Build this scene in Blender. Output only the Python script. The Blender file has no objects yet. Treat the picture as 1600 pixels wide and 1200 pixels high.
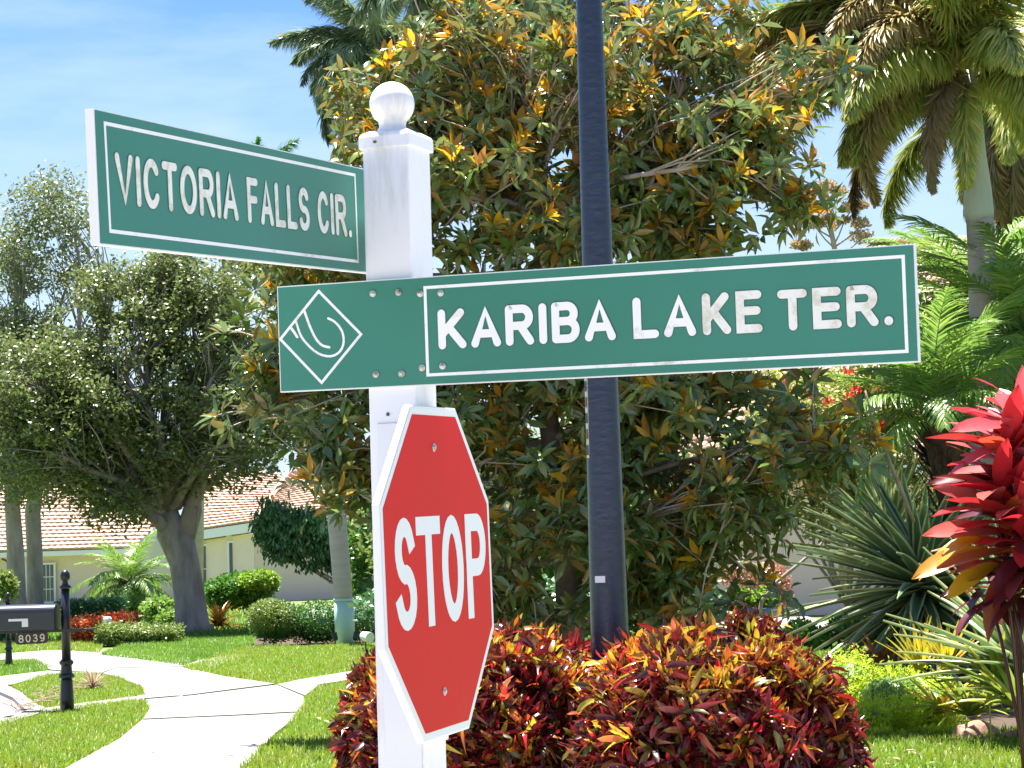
import bpy, math, random
import numpy as np
from math import sin, cos, pi, radians, atan2, sqrt, tan

rng = np.random.default_rng(7)
random.seed(7)
SC = bpy.context.scene
COL = SC.collection

# ------------------------------------------------------------------ camera
F_PX = 3564.0          # focal length for a 1600 px wide frame
HORIZON, ROLL = 865.0, 0.030
EYE = np.array([0.0, 0.0, 1.6])
_n = np.array([sin(ROLL), cos(ROLL)])
PITCH = math.atan(float(_n @ np.array([640 - 800, HORIZON - 600])) / F_PX)
FWD = np.array([0, cos(PITCH), sin(PITCH)])
UP0 = np.array([0, -sin(PITCH), cos(PITCH)])
RT0 = np.array([1.0, 0, 0])
RIGHT = cos(ROLL) * RT0 - sin(ROLL) * UP0
DOWN = -sin(ROLL) * RT0 - cos(ROLL) * UP0
cam_data = bpy.data.cameras.new('camera')
cam = bpy.data.objects.new('camera', cam_data)
COL.objects.link(cam)
from mathutils import Matrix, Vector, Quaternion
_m = Matrix(((RIGHT[0], -DOWN[0], -FWD[0], EYE[0]), (RIGHT[1], -DOWN[1], -FWD[1], EYE[1]),
             (RIGHT[2], -DOWN[2], -FWD[2], EYE[2]), (0, 0, 0, 1)))
cam.matrix_world = _m
cam_data.sensor_width = 36
cam_data.lens = F_PX / 1600 * 36
cam_data.clip_start = 0.1
cam_data.clip_end = 5000
SC.camera = cam
SC.render.resolution_x, SC.render.resolution_y = 1024, 768

# ------------------------------------------------------------------ sun, sky, exposure
SUN = np.array([-0.12, 0.25, 0.93]); SUN = SUN / np.linalg.norm(SUN)
sun_data = bpy.data.lights.new('sun', 'SUN')
sun_data.energy = 4.8
sun_data.angle = radians(0.53)
sun_data.color = (1.0, 0.955, 0.88)
sun = bpy.data.objects.new('sun', sun_data)
COL.objects.link(sun)
sun.rotation_mode = 'QUATERNION'
sun.rotation_quaternion = Vector(SUN).to_track_quat('Z', 'Y')
world = bpy.data.worlds.new('World')
SC.world = world
world.use_nodes = True
wt = world.node_tree
wt.nodes.clear()
w_out = wt.nodes.new('ShaderNodeOutputWorld')
w_bg = wt.nodes.new('ShaderNodeBackground')
w_sky = wt.nodes.new('ShaderNodeTexSky')
w_sky.sky_type = 'NISHITA'
w_sky.sun_disc = False
w_sky.sun_elevation = math.asin(SUN[2])
w_sky.sun_rotation = atan2(SUN[0], SUN[1])
w_sky.air_density = 1.0
w_sky.dust_density = 0.6
w_sky.ozone_density = 1.6
w_bg.inputs['Strength'].default_value = 0.062
# thin streaky cloud over the sky
w_tc = wt.nodes.new('ShaderNodeTexCoord')
w_map = wt.nodes.new('ShaderNodeMapping')
w_map.inputs['Scale'].default_value = (3.0, 3.0, 13.0)
w_map.inputs['Rotation'].default_value = (0.0, 0.12, 0.4)
w_noise = wt.nodes.new('ShaderNodeTexNoise')
w_noise.inputs['Scale'].default_value = 2.0
w_noise.inputs['Detail'].default_value = 7
w_noise.inputs['Roughness'].default_value = 0.55
w_ramp = wt.nodes.new('ShaderNodeValToRGB')
w_ramp.color_ramp.elements[0].position = 0.40
w_ramp.color_ramp.elements[1].position = 0.78
w_ramp.color_ramp.elements[0].color = (0, 0, 0, 1)
w_ramp.color_ramp.elements[1].color = (0.6, 0.6, 0.6, 1)
w_mix = wt.nodes.new('ShaderNodeMixRGB')
w_mix.inputs['Color2'].default_value = (4.2, 4.9, 5.4, 1)
wt.links.new(w_tc.outputs['Generated'], w_map.inputs['Vector'])
wt.links.new(w_map.outputs[0], w_noise.inputs['Vector'])
wt.links.new(w_noise.outputs['Fac'], w_ramp.inputs['Fac'])
wt.links.new(w_ramp.outputs[0], w_mix.inputs['Fac'])
w_tint = wt.nodes.new('ShaderNodeMixRGB'); w_tint.blend_type = 'MULTIPLY'
w_tint.inputs['Fac'].default_value = 1
w_tint.inputs['Color2'].default_value = (0.31, 0.53, 0.94, 1)
wt.links.new(w_sky.outputs[0], w_tint.inputs['Color1'])
wt.links.new(w_tint.outputs[0], w_mix.inputs['Color1'])
# paler air towards the horizon, all the way round
w_sep = wt.nodes.new('ShaderNodeSeparateXYZ')
wt.links.new(w_tc.outputs['Generated'], w_sep.inputs[0])
w_hr = wt.nodes.new('ShaderNodeMapRange')
w_hr.inputs['From Min'].default_value = 0.04; w_hr.inputs['From Max'].default_value = 0.29
w_hr.inputs['To Min'].default_value = 0.95; w_hr.inputs['To Max'].default_value = 0.0
w_hr.interpolation_type = 'SMOOTHSTEP'
wt.links.new(w_sep.outputs['Z'], w_hr.inputs['Value'])
w_haze = wt.nodes.new('ShaderNodeMixRGB')
w_haze.inputs['Color2'].default_value = (3.5, 4.25, 4.6, 1)
wt.links.new(w_hr.outputs[0], w_haze.inputs['Fac'])
wt.links.new(w_mix.outputs[0], w_haze.inputs['Color1'])
wt.links.new(w_haze.outputs[0], w_bg.inputs['Color'])
wt.links.new(w_bg.outputs[0], w_out.inputs['Surface'])
SC.view_settings.view_transform = 'Standard'
SC.view_settings.look = 'None'
SC.view_settings.exposure = 1.95
SC.view_settings.gamma = 1
SC.view_settings.use_curve_mapping = False
SC.render.engine = 'CYCLES'
SC.cycles.max_bounces = 7
SC.cycles.transparent_max_bounces = 8
SC.cycles.use_denoising = True

# ------------------------------------------------------------------ geometry helpers
def ray(x, y):
    v = FWD + RIGHT * (x - 800) / F_PX + DOWN * (y - 600) / F_PX
    return v / v[1]

def at(x, y, d):
    """the place at depth d metres seen at pixel x, y of the photograph"""
    return EYE + ray(x, y) * d

def gnd(x, y, z=0.0):
    v = ray(x, y)
    return EYE + v * ((z - EYE[2]) / v[2])

def px_m(d):
    return F_PX / d      # photograph pixels per metre

def norm(v):
    v = np.asarray(v, float)
    return v / (np.linalg.norm(v, axis=-1, keepdims=True) + 1e-12)

class MB:
    """collects faces, builds ONE mesh object"""
    def __init__(s):
        s.v, s.f, s.n, s.uv = [], [], 0, {}
    def add(s, verts, faces):
        verts = np.asarray(verts, float).reshape(-1, 3)
        s.v.append(verts)
        for f in faces:
            s.f.append(tuple(i + s.n for i in f))
        s.n += len(verts)
        return s
    def box(s, c, ax, ay, az):
        """centre and three half-axis vectors"""
        c, ax, ay, az = (np.asarray(q, float) for q in (c, ax, ay, az))
        vs = [c + i * ax + j * ay + k * az for k in (-1, 1) for j in (-1, 1) for i in (-1, 1)]
        return s.add(vs, [(0, 2, 3, 1), (4, 5, 7, 6), (0, 1, 5, 4), (2, 6, 7, 3), (0, 4, 6, 2), (1, 3, 7, 5)])
    def abox(s, x0, x1, y0, y1, z0, z1):
        return s.box(((x0 + x1) / 2, (y0 + y1) / 2, (z0 + z1) / 2), ((x1 - x0) / 2, 0, 0), (0, (y1 - y0) / 2, 0), (0, 0, (z1 - z0) / 2))
    def tube(s, pts, rad, n=8, caps=True):
        pts = np.asarray(pts, float)
        m = len(pts)
        rad = np.broadcast_to(rad, (m,))
        t = norm(np.gradient(pts, axis=0))
        a = np.array([0, 0, 1.0]) if abs(t[0][2]) < .9 else np.array([1.0, 0, 0])
        u = norm(np.cross(t[0], a))
        vs = []
        for i in range(m):
            u = norm(u - t[i] * (u @ t[i]))
            w = np.cross(t[i], u)
            for k in range(n):
                an = 2 * pi * k / n
                vs.append(pts[i] + rad[i] * (cos(an) * u + sin(an) * w))
        fs = [(i * n + k, i * n + (k + 1) % n, (i + 1) * n + (k + 1) % n, (i + 1) * n + k) for i in range(m - 1) for k in range(n)]
        if caps:
            fs += [tuple(range(n))[::-1], tuple(range((m - 1) * n, m * n))]
        return s.add(vs, fs)
    def lathe(s, base, prof, n=24, ax=(1, 0, 0), ay=(0, 1, 0), az=(0, 0, 1)):
        """prof: (radius, height) pairs"""
        ax, ay, az = (np.asarray(q, float) for q in (ax, ay, az))
        base = np.asarray(base, float)
        vs = [base + r * (cos(2 * pi * k / n) * ax + sin(2 * pi * k / n) * ay) + h * az for r, h in prof for k in range(n)]
        m = len(prof)
        fs = [(i * n + k, i * n + (k + 1) % n, (i + 1) * n + (k + 1) % n, (i + 1) * n + k) for i in range(m - 1) for k in range(n)]
        fs += [tuple(range(n))[::-1], tuple(range((m - 1) * n, m * n))]
        return s.add(vs, fs)
    def prism(s, pts, off):
        """polygon pts (3d) extruded by vector off"""
        pts = np.asarray(pts, float)
        n = len(pts)
        off = np.asarray(off, float)
        vs = np.vstack([pts, pts + off])
        fs = [tuple(range(n))[::-1], tuple(range(n, 2 * n))] + [(k, (k + 1) % n, n + (k + 1) % n, n + k) for k in range(n)]
        return s.add(vs, fs)
    def build(s, name, mat, parent=None, smooth=False, bevel=0, base=None):
        V = np.vstack(s.v)
        org = np.zeros(3)
        if parent is not None:
            org = np.array(parent.get('_org', (0, 0, 0)))
        elif base is not None:
            org = np.asarray(base, float)
        me = bpy.data.meshes.new(name)
        me.from_pydata((V - org).tolist(), [], s.f)
        me.update()
        if smooth:
            me.polygons.foreach_set('use_smooth', [True] * len(me.polygons))
        me.materials.append(mat)
        o = link(name, me, parent, org)
        if bevel:
            b = o.modifiers.new('bevel', 'BEVEL')
            b.width = bevel; b.segments = 2; b.limit_method = 'ANGLE'; b.angle_limit = radians(40)
        if smooth == 'auto':
            pass
        return o

def link(name, me, parent, org):
    o = bpy.data.objects.new(name, me)
    COL.objects.link(o)
    if parent is not None:
        o.parent = parent
        o['_org'] = list(map(float, org))
    else:
        o.location = tuple(float(q) for q in org)
        o['_org'] = list(map(float, org))
    return o

def empty(name, base, label, cat, group=None):
    o = bpy.data.objects.new(name, None)
    COL.objects.link(o)
    o.location = tuple(float(q) for q in base)
    o['_org'] = [float(q) for q in base]
    o.empty_display_size = .2
    tag(o, label, cat, group)
    return o

def tag(o, label=None, cat=None, group=None, kind=None):
    if label: o['label'] = label
    if cat: o['category'] = cat
    if group: o['group'] = group
    if kind: o['kind'] = kind
    return o

# template leaves: (verts k x 3 with x across, y along 0..1, z up), faces, u across (0..1)
def T_leaf(w=.18, fold=.05, curl=.06):
    v = [(0, 0, 0), (-w, .35, fold), (0, .33, 0), (w, .35, fold), (-w * .85, .68, fold - curl * .6), (0, .67, -curl * .6), (w * .85, .68, fold - curl * .6), (0, 1, -curl * 1.6)]
    f = [(0, 2, 1), (0, 3, 2), (1, 2, 5, 4), (2, 3, 6, 5), (4, 5, 7), (5, 6, 7)]
    return np.array(v, float), f
def T_small(w=.3):
    v = [(0, 0, 0), (-w, .5, .08), (0, 1, -.05), (w, .5, .08), (0, .5, 0)]
    return np.array(v, float), [(0, 4, 1), (0, 3, 4), (1, 4, 2), (4, 3, 2)]
def T_dia(w=.3):
    return np.array([(0, 0, 0), (w, .5, .06), (0, 1, 0), (-w, .5, .06)], float), [(0, 1, 2), (0, 2, 3)]
def T_blade(w=.05, bend=.35):
    return np.array([(-w, 0, 0), (w, 0, 0), (w * .7, .55, bend * .25), (-w * .7, .55, bend * .25), (0, 1, bend)], float), [(0, 1, 2, 3), (3, 2, 4)]
def T_strip(n=6, w=.05, droop=.25, fold=.02, taper=.6, twist=0.0, base=.7):
    """long strap leaf; length 1; three verts per ring"""
    vs, fs = [], []
    for i in range(n):
        t = i / (n - 1)
        a = droop * t * t
        y = t * (1 - .25 * abs(droop) * t)
        z = -a
        ww = w * min(1, base + 1.8 * t) * max(0.03, (1 - t ** (1 / max(.05, 1 - taper) if taper < 1 else 3)))
        tw = twist * t
        for q in (-1, 0, 1):
            dx, dz = q * ww, (fold if q else 0) * (1 - t * .6)
            vs.append((dx * cos(tw) - dz * sin(tw), y, z + dz * cos(tw) + dx * sin(tw)))
    for i in range(n - 1):
        for q in (0, 1):
            fs.append((i * 3 + q, i * 3 + q + 1, i * 3 + 4 + q, i * 3 + 3 + q))
    return np.array(vs, float), fs

def frames(direc, up):
    """matrices with columns x (across), y (along direc), z (normal)"""
    y = norm(direc)
    x = norm(np.cross(y, up))
    z = np.cross(x, y)
    return np.stack([x, y, z], axis=-1)

def scatter(T, pos, rot, sc):
    v, f = T
    N, k = len(pos), len(v)
    sc = np.asarray(sc, float)
    if sc.ndim == 1: sc = np.repeat(sc[:, None], 3, 1)
    loc = v[None] * sc[:, None, :]
    V = np.einsum('nij,nkj->nki', rot, loc) + pos[:, None, :]
    return V.reshape(-1, 3), f, N, k

def fast_mesh(name, chunks, mat, parent=None, base=None, uvx=False, smooth=False):
    """chunks: list of scatter() results"""
    org = np.array(parent['_org']) if parent is not None else (np.zeros(3) if base is None else np.asarray(base, float))
    Vs, loops, starts, off, ls = [], [], [], 0, 0
    for V, f, N, k in chunks:
        if N == 0: continue
        Vs.append(V)
        flat = np.concatenate([np.array(q) for q in f])
        lens = np.array([len(q) for q in f])
        st = np.concatenate([[0], np.cumsum(lens)[:-1]])
        L = (flat[None] + (np.arange(N) * k)[:, None] + off).ravel()
        S = (st[None] + (np.arange(N) * len(flat))[:, None] + ls).ravel()
        loops.append(L); starts.append(S)
        off += N * k; ls += N * len(flat)
    V = np.vstack(Vs) - org
    L = np.concatenate(loops).astype(np.int32); S = np.concatenate(starts).astype(np.int32)
    me = bpy.data.meshes.new(name)
    me.vertices.add(len(V)); me.vertices.foreach_set('co', V.astype(np.float32).ravel())
    me.loops.add(len(L)); me.loops.foreach_set('vertex_index', L)
    me.polygons.add(len(S)); me.polygons.foreach_set('loop_start', S)
    me.update(calc_edges=True)
    if smooth:
        me.polygons.foreach_set('use_smooth', np.ones(len(S), bool))
    me.validate()
    me.materials.append(mat)
    return link(name, me, parent, org)

def tmpl_mesh(T, mat, name='leaf', smooth=True, u=False):
    v, f = T
    me = bpy.data.meshes.new(name)
    me.from_pydata(v.tolist(), [], f)
    me.update()
    if smooth: me.polygons.foreach_set('use_smooth', [True] * len(me.polygons))
    if u:
        uv = me.uv_layers.new(name='UVMap')
        idx = np.zeros(len(me.loops), int); me.loops.foreach_get('vertex_index', idx)
        lu = np.array([((i % 3) / 2, v[i][1]) for i in idx])
        uv.data.foreach_set('uv', lu.ravel())
    me.materials.append(mat)
    return me

def place(me, name, parent, pos, R, s):
    o = bpy.data.objects.new(name, me)
    COL.objects.link(o)
    o.parent = parent
    org = np.array(parent['_org'])
    s = np.broadcast_to(np.asarray(s, float), (3,))
    M = Matrix.Identity(4)
    for i in range(3):
        for j in range(3):
            M[i][j] = float(R[i][j] * s[j])
        M[i][3] = float(pos[i] - org[i])
    o.matrix_basis = M
    return o

def leaf_parts(parent, T, meshes, mat, pos, rot, sc, n_parts=300, name='leaf', rest='foliage', Ts=None):
    """the n_parts leaves nearest the camera as parts, the rest joined"""
    d = np.linalg.norm(pos - EYE, axis=1)
    q = pos - EYE
    zz = q @ FWD
    u = 800 + F_PX * (q @ RIGHT) / zz; v = 600 + F_PX * (q @ DOWN) / zz
    sz = np.max(sc, axis=1) if np.ndim(sc) == 2 else sc
    score = sz / d + rng.random(len(d)) * .02 * (sz / d)
    score[(u < 0) | (u > 1600) | (v < 0) | (v > 1200)] = -1
    if n_parts:
        # nearest in depth among those in view
        dd = d.copy(); dd[score < 0] = 1e9
        order = np.argsort(dd)
    else:
        order = np.arange(len(d))
    sc3 = sc if np.ndim(sc) == 2 else np.repeat(np.asarray(sc)[:, None], 3, 1)
    for i in order[:n_parts]:
        place(meshes[i % len(meshes)], name, parent, pos[i], rot[i], sc3[i])
    r = order[n_parts:]
    if len(r):
        chunks = []
        TT = Ts or [T]
        for k, t in enumerate(TT):
            rr = r[k::len(TT)]
            chunks.append(scatter(t, pos[rr], rot[rr], sc3[rr]))
        o = fast_mesh(rest, chunks, mat, parent)
        o['kind'] = 'stuff'

# ------------------------------------------------------------------ materials
def new_mat(name):
    m = bpy.data.materials.new(name)
    m.use_nodes = True
    nt = m.node_tree
    nt.nodes.clear()
    out = nt.nodes.new('ShaderNodeOutputMaterial')
    return m, nt, out

def N(nt, kind, **kw):
    n = nt.nodes.new(kind)
    for k, v in kw.items():
        if k in n.inputs: n.inputs[k].default_value = v
        else: setattr(n, k, v)
    return n

def ramp(nt, cols, interp='LINEAR'):
    r = nt.nodes.new('ShaderNodeValToRGB')
    e = r.color_ramp.elements
    r.color_ramp.interpolation = interp
    while len(e) > 1: e.remove(e[-1])
    for i, c in enumerate(cols):
        if len(c) == 4: p, c = c[0], c[1:]
        else: p = i / max(1, len(cols) - 1)
        if i == 0: e[0].position = p; e[0].color = (*c, 1)
        else:
            q = e.new(p); q.color = (*c, 1)
    return r

def solid(name, col, rough=.5, col2=None, scale=6.0, bump=0.0, bscale=40.0, metal=0.0, spec=.5, detail=6, dirt=None, dirt_scale=3.0, dirt_amt=.55, stretch=None, coat=0):
    m, nt, out = new_mat(name)
    b = N(nt, 'ShaderNodeBsdfPrincipled')
    b.inputs['Base Color'].default_value = (*col, 1)
    b.inputs['Roughness'].default_value = rough
    b.inputs['Metallic'].default_value = metal
    b.inputs['Specular IOR Level'].default_value = spec
    if coat: b.inputs['Coat Weight'].default_value = coat
    nt.links.new(b.outputs[0], out.inputs[0])
    tc = N(nt, 'ShaderNodeTexCoord')
    vec = tc.outputs['Object']
    if stretch:
        mp = N(nt, 'ShaderNodeMapping'); mp.inputs['Scale'].default_value = stretch
        nt.links.new(vec, mp.inputs[0]); vec = mp.outputs[0]
    last = None
    if col2:
        n = N(nt, 'ShaderNodeTexNoise', Scale=scale, Detail=detail, Roughness=.6)
        nt.links.new(vec, n.inputs['Vector'])
        r = ramp(nt, [(.32, *col), (.68, *col2)])
        nt.links.new(n.outputs['Fac'], r.inputs[0])
        last = r.outputs[0]
        nt.links.new(last, b.inputs['Base Color'])
    if dirt:
        n = N(nt, 'ShaderNodeTexNoise', Scale=dirt_scale, Detail=8, Roughness=.7)
        nt.links.new(vec, n.inputs['Vector'])
        r = ramp(nt, [(dirt_amt, 0, 0, 0), (dirt_amt + .14, 1, 1, 1)])
        nt.links.new(n.outputs['Fac'], r.inputs[0])
        mx = N(nt, 'ShaderNodeMixRGB')
        mx.inputs['Color1'].default_value = (*col, 1); mx.inputs['Color2'].default_value = (*dirt, 1)
        if last: nt.links.new(last, mx.inputs['Color1'])
        nt.links.new(r.outputs[0], mx.inputs['Fac'])
        nt.links.new(mx.outputs[0], b.inputs['Base Color'])
    if bump:
        n = N(nt, 'ShaderNodeTexNoise', Scale=bscale, Detail=5)
        nt.links.new(vec, n.inputs['Vector'])
        bp = N(nt, 'ShaderNodeBump', Strength=bump, Distance=.02)
        nt.links.new(n.outputs['Fac'], bp.inputs['Height'])
        nt.links.new(bp.outputs[0], b.inputs['Normal'])
    return m

def leafy(name, cols, under=None, trans=.35, rough=.42, spec=.5, tcol=None, u_stripe=None, patch=None):
    """leaf material: colour per leaf, its own underside, light through the blade"""
    m, nt, out = new_mat(name)
    g = N(nt, 'ShaderNodeNewGeometry')
    oi = N(nt, 'ShaderNodeObjectInfo')
    a = N(nt, 'ShaderNodeMath', operation='MULTIPLY_ADD')
    a.inputs[1].default_value = 7.31
    nt.links.new(oi.outputs['Random'], a.inputs[0]); nt.links.new(g.outputs['Random Per Island'], a.inputs[2])
    fr = N(nt, 'ShaderNodeMath', operation='FRACT')
    nt.links.new(a.outputs[0], fr.inputs[0])
    r = ramp(nt, cols)
    nt.links.new(fr.outputs[0], r.inputs[0])
    colr = r.outputs[0]
    if u_stripe:
        tc = N(nt, 'ShaderNodeUVMap')
        sp = N(nt, 'ShaderNodeSeparateXYZ'); nt.links.new(tc.outputs[0], sp.inputs[0])
        rr = ramp(nt, u_stripe)
        nt.links.new(sp.outputs[0], rr.inputs[0])
        mx = N(nt, 'ShaderNodeMixRGB'); mx.inputs['Fac'].default_value = .8
        nt.links.new(colr, mx.inputs['Color1']); nt.links.new(rr.outputs[0], mx.inputs['Color2'])
        colr = mx.outputs[0]
    if patch:
        tc2 = N(nt, 'ShaderNodeTexCoord')
        pn = N(nt, 'ShaderNodeTexNoise', Scale=1.1, Detail=4, Roughness=.65)
        nt.links.new(tc2.outputs['Object'], pn.inputs['Vector'])
        pr = ramp(nt, [(.42, 0, 0, 0), (.66, 1, 1, 1)])
        nt.links.new(pn.outputs['Fac'], pr.inputs[0])
        mp_ = N(nt, 'ShaderNodeMixRGB'); mp_.inputs['Color2'].default_value = (*patch, 1)
        pm_ = N(nt, 'ShaderNodeMath', operation='MULTIPLY'); pm_.inputs[1].default_value = .6
        nt.links.new(pr.outputs[0], pm_.inputs[0]); nt.links.new(pm_.outputs[0], mp_.inputs['Fac'])
        nt.links.new(colr, mp_.inputs['Color1']); colr = mp_.outputs[0]
    if under:
        ru = ramp(nt, under)
        nt.links.new(fr.outputs[0], ru.inputs[0])
        mx = N(nt, 'ShaderNodeMixRGB')
        nt.links.new(g.outputs['Backfacing'], mx.inputs['Fac'])
        nt.links.new(colr, mx.inputs['Color1']); nt.links.new(ru.outputs[0], mx.inputs['Color2'])
        colr = mx.outputs[0]
    b = N(nt, 'ShaderNodeBsdfPrincipled')
    b.inputs['Roughness'].default_value = rough
    b.inputs['Specular IOR Level'].default_value = spec
    nt.links.new(colr, b.inputs['Base Color'])
    t = N(nt, 'ShaderNodeBsdfTranslucent')
    if tcol:
        mt = N(nt, 'ShaderNodeMixRGB', blend_type='MULTIPLY'); mt.inputs['Fac'].default_value = 1
        mt.inputs['Color2'].default_value = (*tcol, 1)
        nt.links.new(colr, mt.inputs['Color1']); nt.links.new(mt.outputs[0], t.inputs[0])
    else:
        nt.links.new(colr, t.inputs[0])
    mix = N(nt, 'ShaderNodeMixShader'); mix.inputs[0].default_value = trans
    nt.links.new(b.outputs[0], mix.inputs[1]); nt.links.new(t.outputs[0], mix.inputs[2])
    nt.links.new(mix.outputs[0], out.inputs[0])
    return m

M = {}
M['vinyl'] = solid('white_vinyl', (.80, .80, .81), .32, dirt=(.60, .59, .56), dirt_scale=9, dirt_amt=.53, stretch=(1, 1, .16), bump=.03, bscale=30)
M['vinyl_worn'] = solid('worn_vinyl', (.74, .745, .76), .4, dirt=(.56, .55, .52), dirt_scale=7, dirt_amt=.56)
M['sign_green'] = solid('sign_green', (.034, .185, .130), .42, col2=(.042, .205, .148), scale=3, spec=.3)
M['sign_core'] = solid('sign_core_white', (.74, .75, .76), .5)
M['lettering'] = solid('routed_white', (.82, .83, .81), .5, dirt=(.46, .44, .36), dirt_scale=9, dirt_amt=.56)
M['letter_old'] = solid('weathered_letter', (.76, .76, .69), .55, dirt=(.58, .56, .46), dirt_scale=34, dirt_amt=.47)
M['edge_shade'] = solid('painted_edge_shade', (.03, .12, .09), .6)  # dark green that paints engraved edge shade round the letters; nothing is cut
M['stop_red'] = solid('stop_red', (.58, .010, .012), .5, spec=.1, col2=(.52, .014, .014), scale=2.2, dirt=(.50, .05, .04), dirt_scale=12, dirt_amt=.60)
M['stop_white'] = solid('reflective_white', (.70, .73, .74), .35)
M['stop_rim'] = solid('sign_rim', (.78, .79, .80), .4)
M['steel'] = solid('bolt_steel', (.55, .54, .50), .35, metal=.8, dirt=(.3, .22, .15), dirt_scale=80, dirt_amt=.5)
M['steel_dark'] = solid('dark_steel', (.12, .11, .10), .5, metal=.6)
M['pole_navy'] = solid('pole_paint', (.009, .017, .040), .36, col2=(.014, .024, .054), scale=9, bump=.25, bscale=16, stretch=(1, 1, 2.2))
M['black'] = solid('black_paint', (.012, .014, .016), .35, bump=.05, bscale=30)
M['box_black'] = solid('mailbox_paint', (.022, .026, .032), .28, dirt=(.40, .42, .45), dirt_scale=22, dirt_amt=.66)
M['gold'] = solid('cream_digit', (.75, .62, .40), .5)
M['white_flat'] = solid('white_paint', (.80, .80, .78), .5)
M['stucco'] = solid('beige_stucco', (.74, .59, .48), .85, col2=(.78, .63, .52), scale=2, bump=.3, bscale=90)
M['stucco_pink'] = solid('pinkish_stucco', (.72, .56, .46), .85, col2=(.75, .58, .48), scale=1, bump=.2, bscale=60)
M['stucco_light'] = solid('cream_stucco', (.66, .60, .51), .85, bump=.2, bscale=60)
M['fascia'] = solid('fascia_white', (.78, .76, .74), .5)
M['glass'] = solid('window_glass', (.03, .05, .05), .08, spec=.8)
M['trim_brown'] = solid('brown_downspout', (.13, .07, .05), .5)
M['mint'] = solid('mint_sleeve', (.36, .52, .44), .45, col2=(.40, .56, .48), scale=3)
M['sidewalk'] = solid('pale_concrete', (.22, .205, .19), .85, col2=(.28, .26, .24), scale=1.6, bump=.15, bscale=60, dirt=(.17, .15, .13), dirt_scale=1.3, dirt_amt=.58)
M['corner'] = solid('bounce_concrete', (.30, .275, .25), .85, col2=(.34, .32, .29), scale=1.2, bump=.15, bscale=60)  # pale ground colour for the unseen sheets that bounce sunlight
M['asphalt'] = solid('worn_asphalt', (.20, .175, .17), .9, col2=(.24, .21, .20), scale=12, bump=.3, bscale=120)
M['soil'] = solid('lawn_soil', (.13, .17, .04), .95, col2=(.10, .16, .03), scale=3, bump=.4, bscale=30)
M['mulch'] = solid('mulch', (.05, .03, .018), .95, col2=(.09, .055, .03), scale=30, bump=.8, bscale=50)
M['rock'] = solid('brown_rock', (.30, .15, .09), .9, col2=(.46, .28, .19), scale=7, bump=.8, bscale=14)
M['bark'] = solid('oak_bark', (.20, .165, .14), .95, col2=(.38, .33, .285), scale=5, bump=1.0, bscale=9, stretch=(1, 1, .3))
M['bark_palm'] = solid('palm_bark', (.36, .31, .275), .9, col2=(.42, .37, .34), scale=3, bump=.4, bscale=9, stretch=(.4, .4, 4))
M['bark_light'] = solid('pale_twig', (.34, .27, .21), .85, col2=(.50, .42, .35), scale=8)
M['bark_magnolia'] = solid('magnolia_bark', (.17, .12, .09), .9, col2=(.33, .26, .20), scale=6)
M['crownshaft'] = solid('crownshaft_green', (.34, .40, .30), .5, col2=(.46, .50, .42), scale=2.5, stretch=(2, 2, .4))
M['fibre'] = solid('trunk_fibre', (.05, .028, .018), .95, col2=(.13, .08, .05), scale=9, bump=.8, bscale=30)
M['pot'] = solid('blue_pot', (.10, .16, .26), .35)

def tile_mat():
    m, nt, out = new_mat('roof_tile')
    g = N(nt, 'ShaderNodeNewGeometry')
    r = ramp(nt, [(.42, .26, .17), (.48, .32, .23), (.38, .26, .19), (.52, .38, .29), (.44, .28, .18)])
    nt.links.new(g.outputs['Random Per Island'], r.inputs[0])
    b = N(nt, 'ShaderNodeBsdfPrincipled', Roughness=.8)
    nt.links.new(r.outputs[0], b.inputs['Base Color'])
    nt.links.new(b.outputs[0], out.inputs[0])
    return m
M['tile'] = tile_mat()
M['tile_under'] = solid('roof_underlay', (.16, .09, .06), .9)

L = {}
RUST = [(.34, .12, .02), (.52, .22, .02), (.60, .34, .03), (.42, .20, .05)]
L['magnolia'] = leafy('magnolia_leaf', [(0.077, 0.141, 0.023), (0.129, 0.206, 0.032), (0.103, 0.168, 0.039), (0.206, 0.258, 0.045), (0.283, 0.283, 0.064)],
                      under=[(.26, .20, .06), (.15, .23, .08), (.36, .20, .05), (.12, .20, .09), (.18, .22, .09)], trans=.28, rough=.17, spec=.85)
L['rust'] = leafy('rusty_leaf', [(.48, .17, .015), (.68, .34, .015), (.74, .46, .02), (.46, .20, .04), (.34, .28, .04)], trans=.42, rough=.35, spec=.5)
L['oak'] = leafy('oak_leaf', [(0.098, 0.145, 0.038), (0.154, 0.202, 0.052), (0.125, 0.17, 0.052), (0.236, 0.252, 0.091), (0.111, 0.151, 0.038)], trans=.34, rough=.35, spec=.6)
L['oak_grey'] = leafy('oak_leaf_grey', [(0.117, 0.165, 0.062), (0.181, 0.225, 0.087), (0.139, 0.184, 0.062), (0.249, 0.264, 0.124)], trans=.34, rough=.38, spec=.6)
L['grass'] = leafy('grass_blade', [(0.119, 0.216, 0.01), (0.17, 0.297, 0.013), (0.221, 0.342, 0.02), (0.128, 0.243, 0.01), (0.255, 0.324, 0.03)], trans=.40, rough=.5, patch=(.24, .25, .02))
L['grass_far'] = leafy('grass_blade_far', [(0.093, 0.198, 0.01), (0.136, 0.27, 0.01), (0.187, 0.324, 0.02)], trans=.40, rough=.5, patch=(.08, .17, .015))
L['foxtail'] = leafy('foxtail_leaflet', [(0.22, 0.299, 0.047), (0.351, 0.411, 0.079), (0.528, 0.505, 0.095), (0.176, 0.261, 0.047), (0.703, 0.561, 0.157)], trans=.3, rough=.35, spec=.6)
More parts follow.
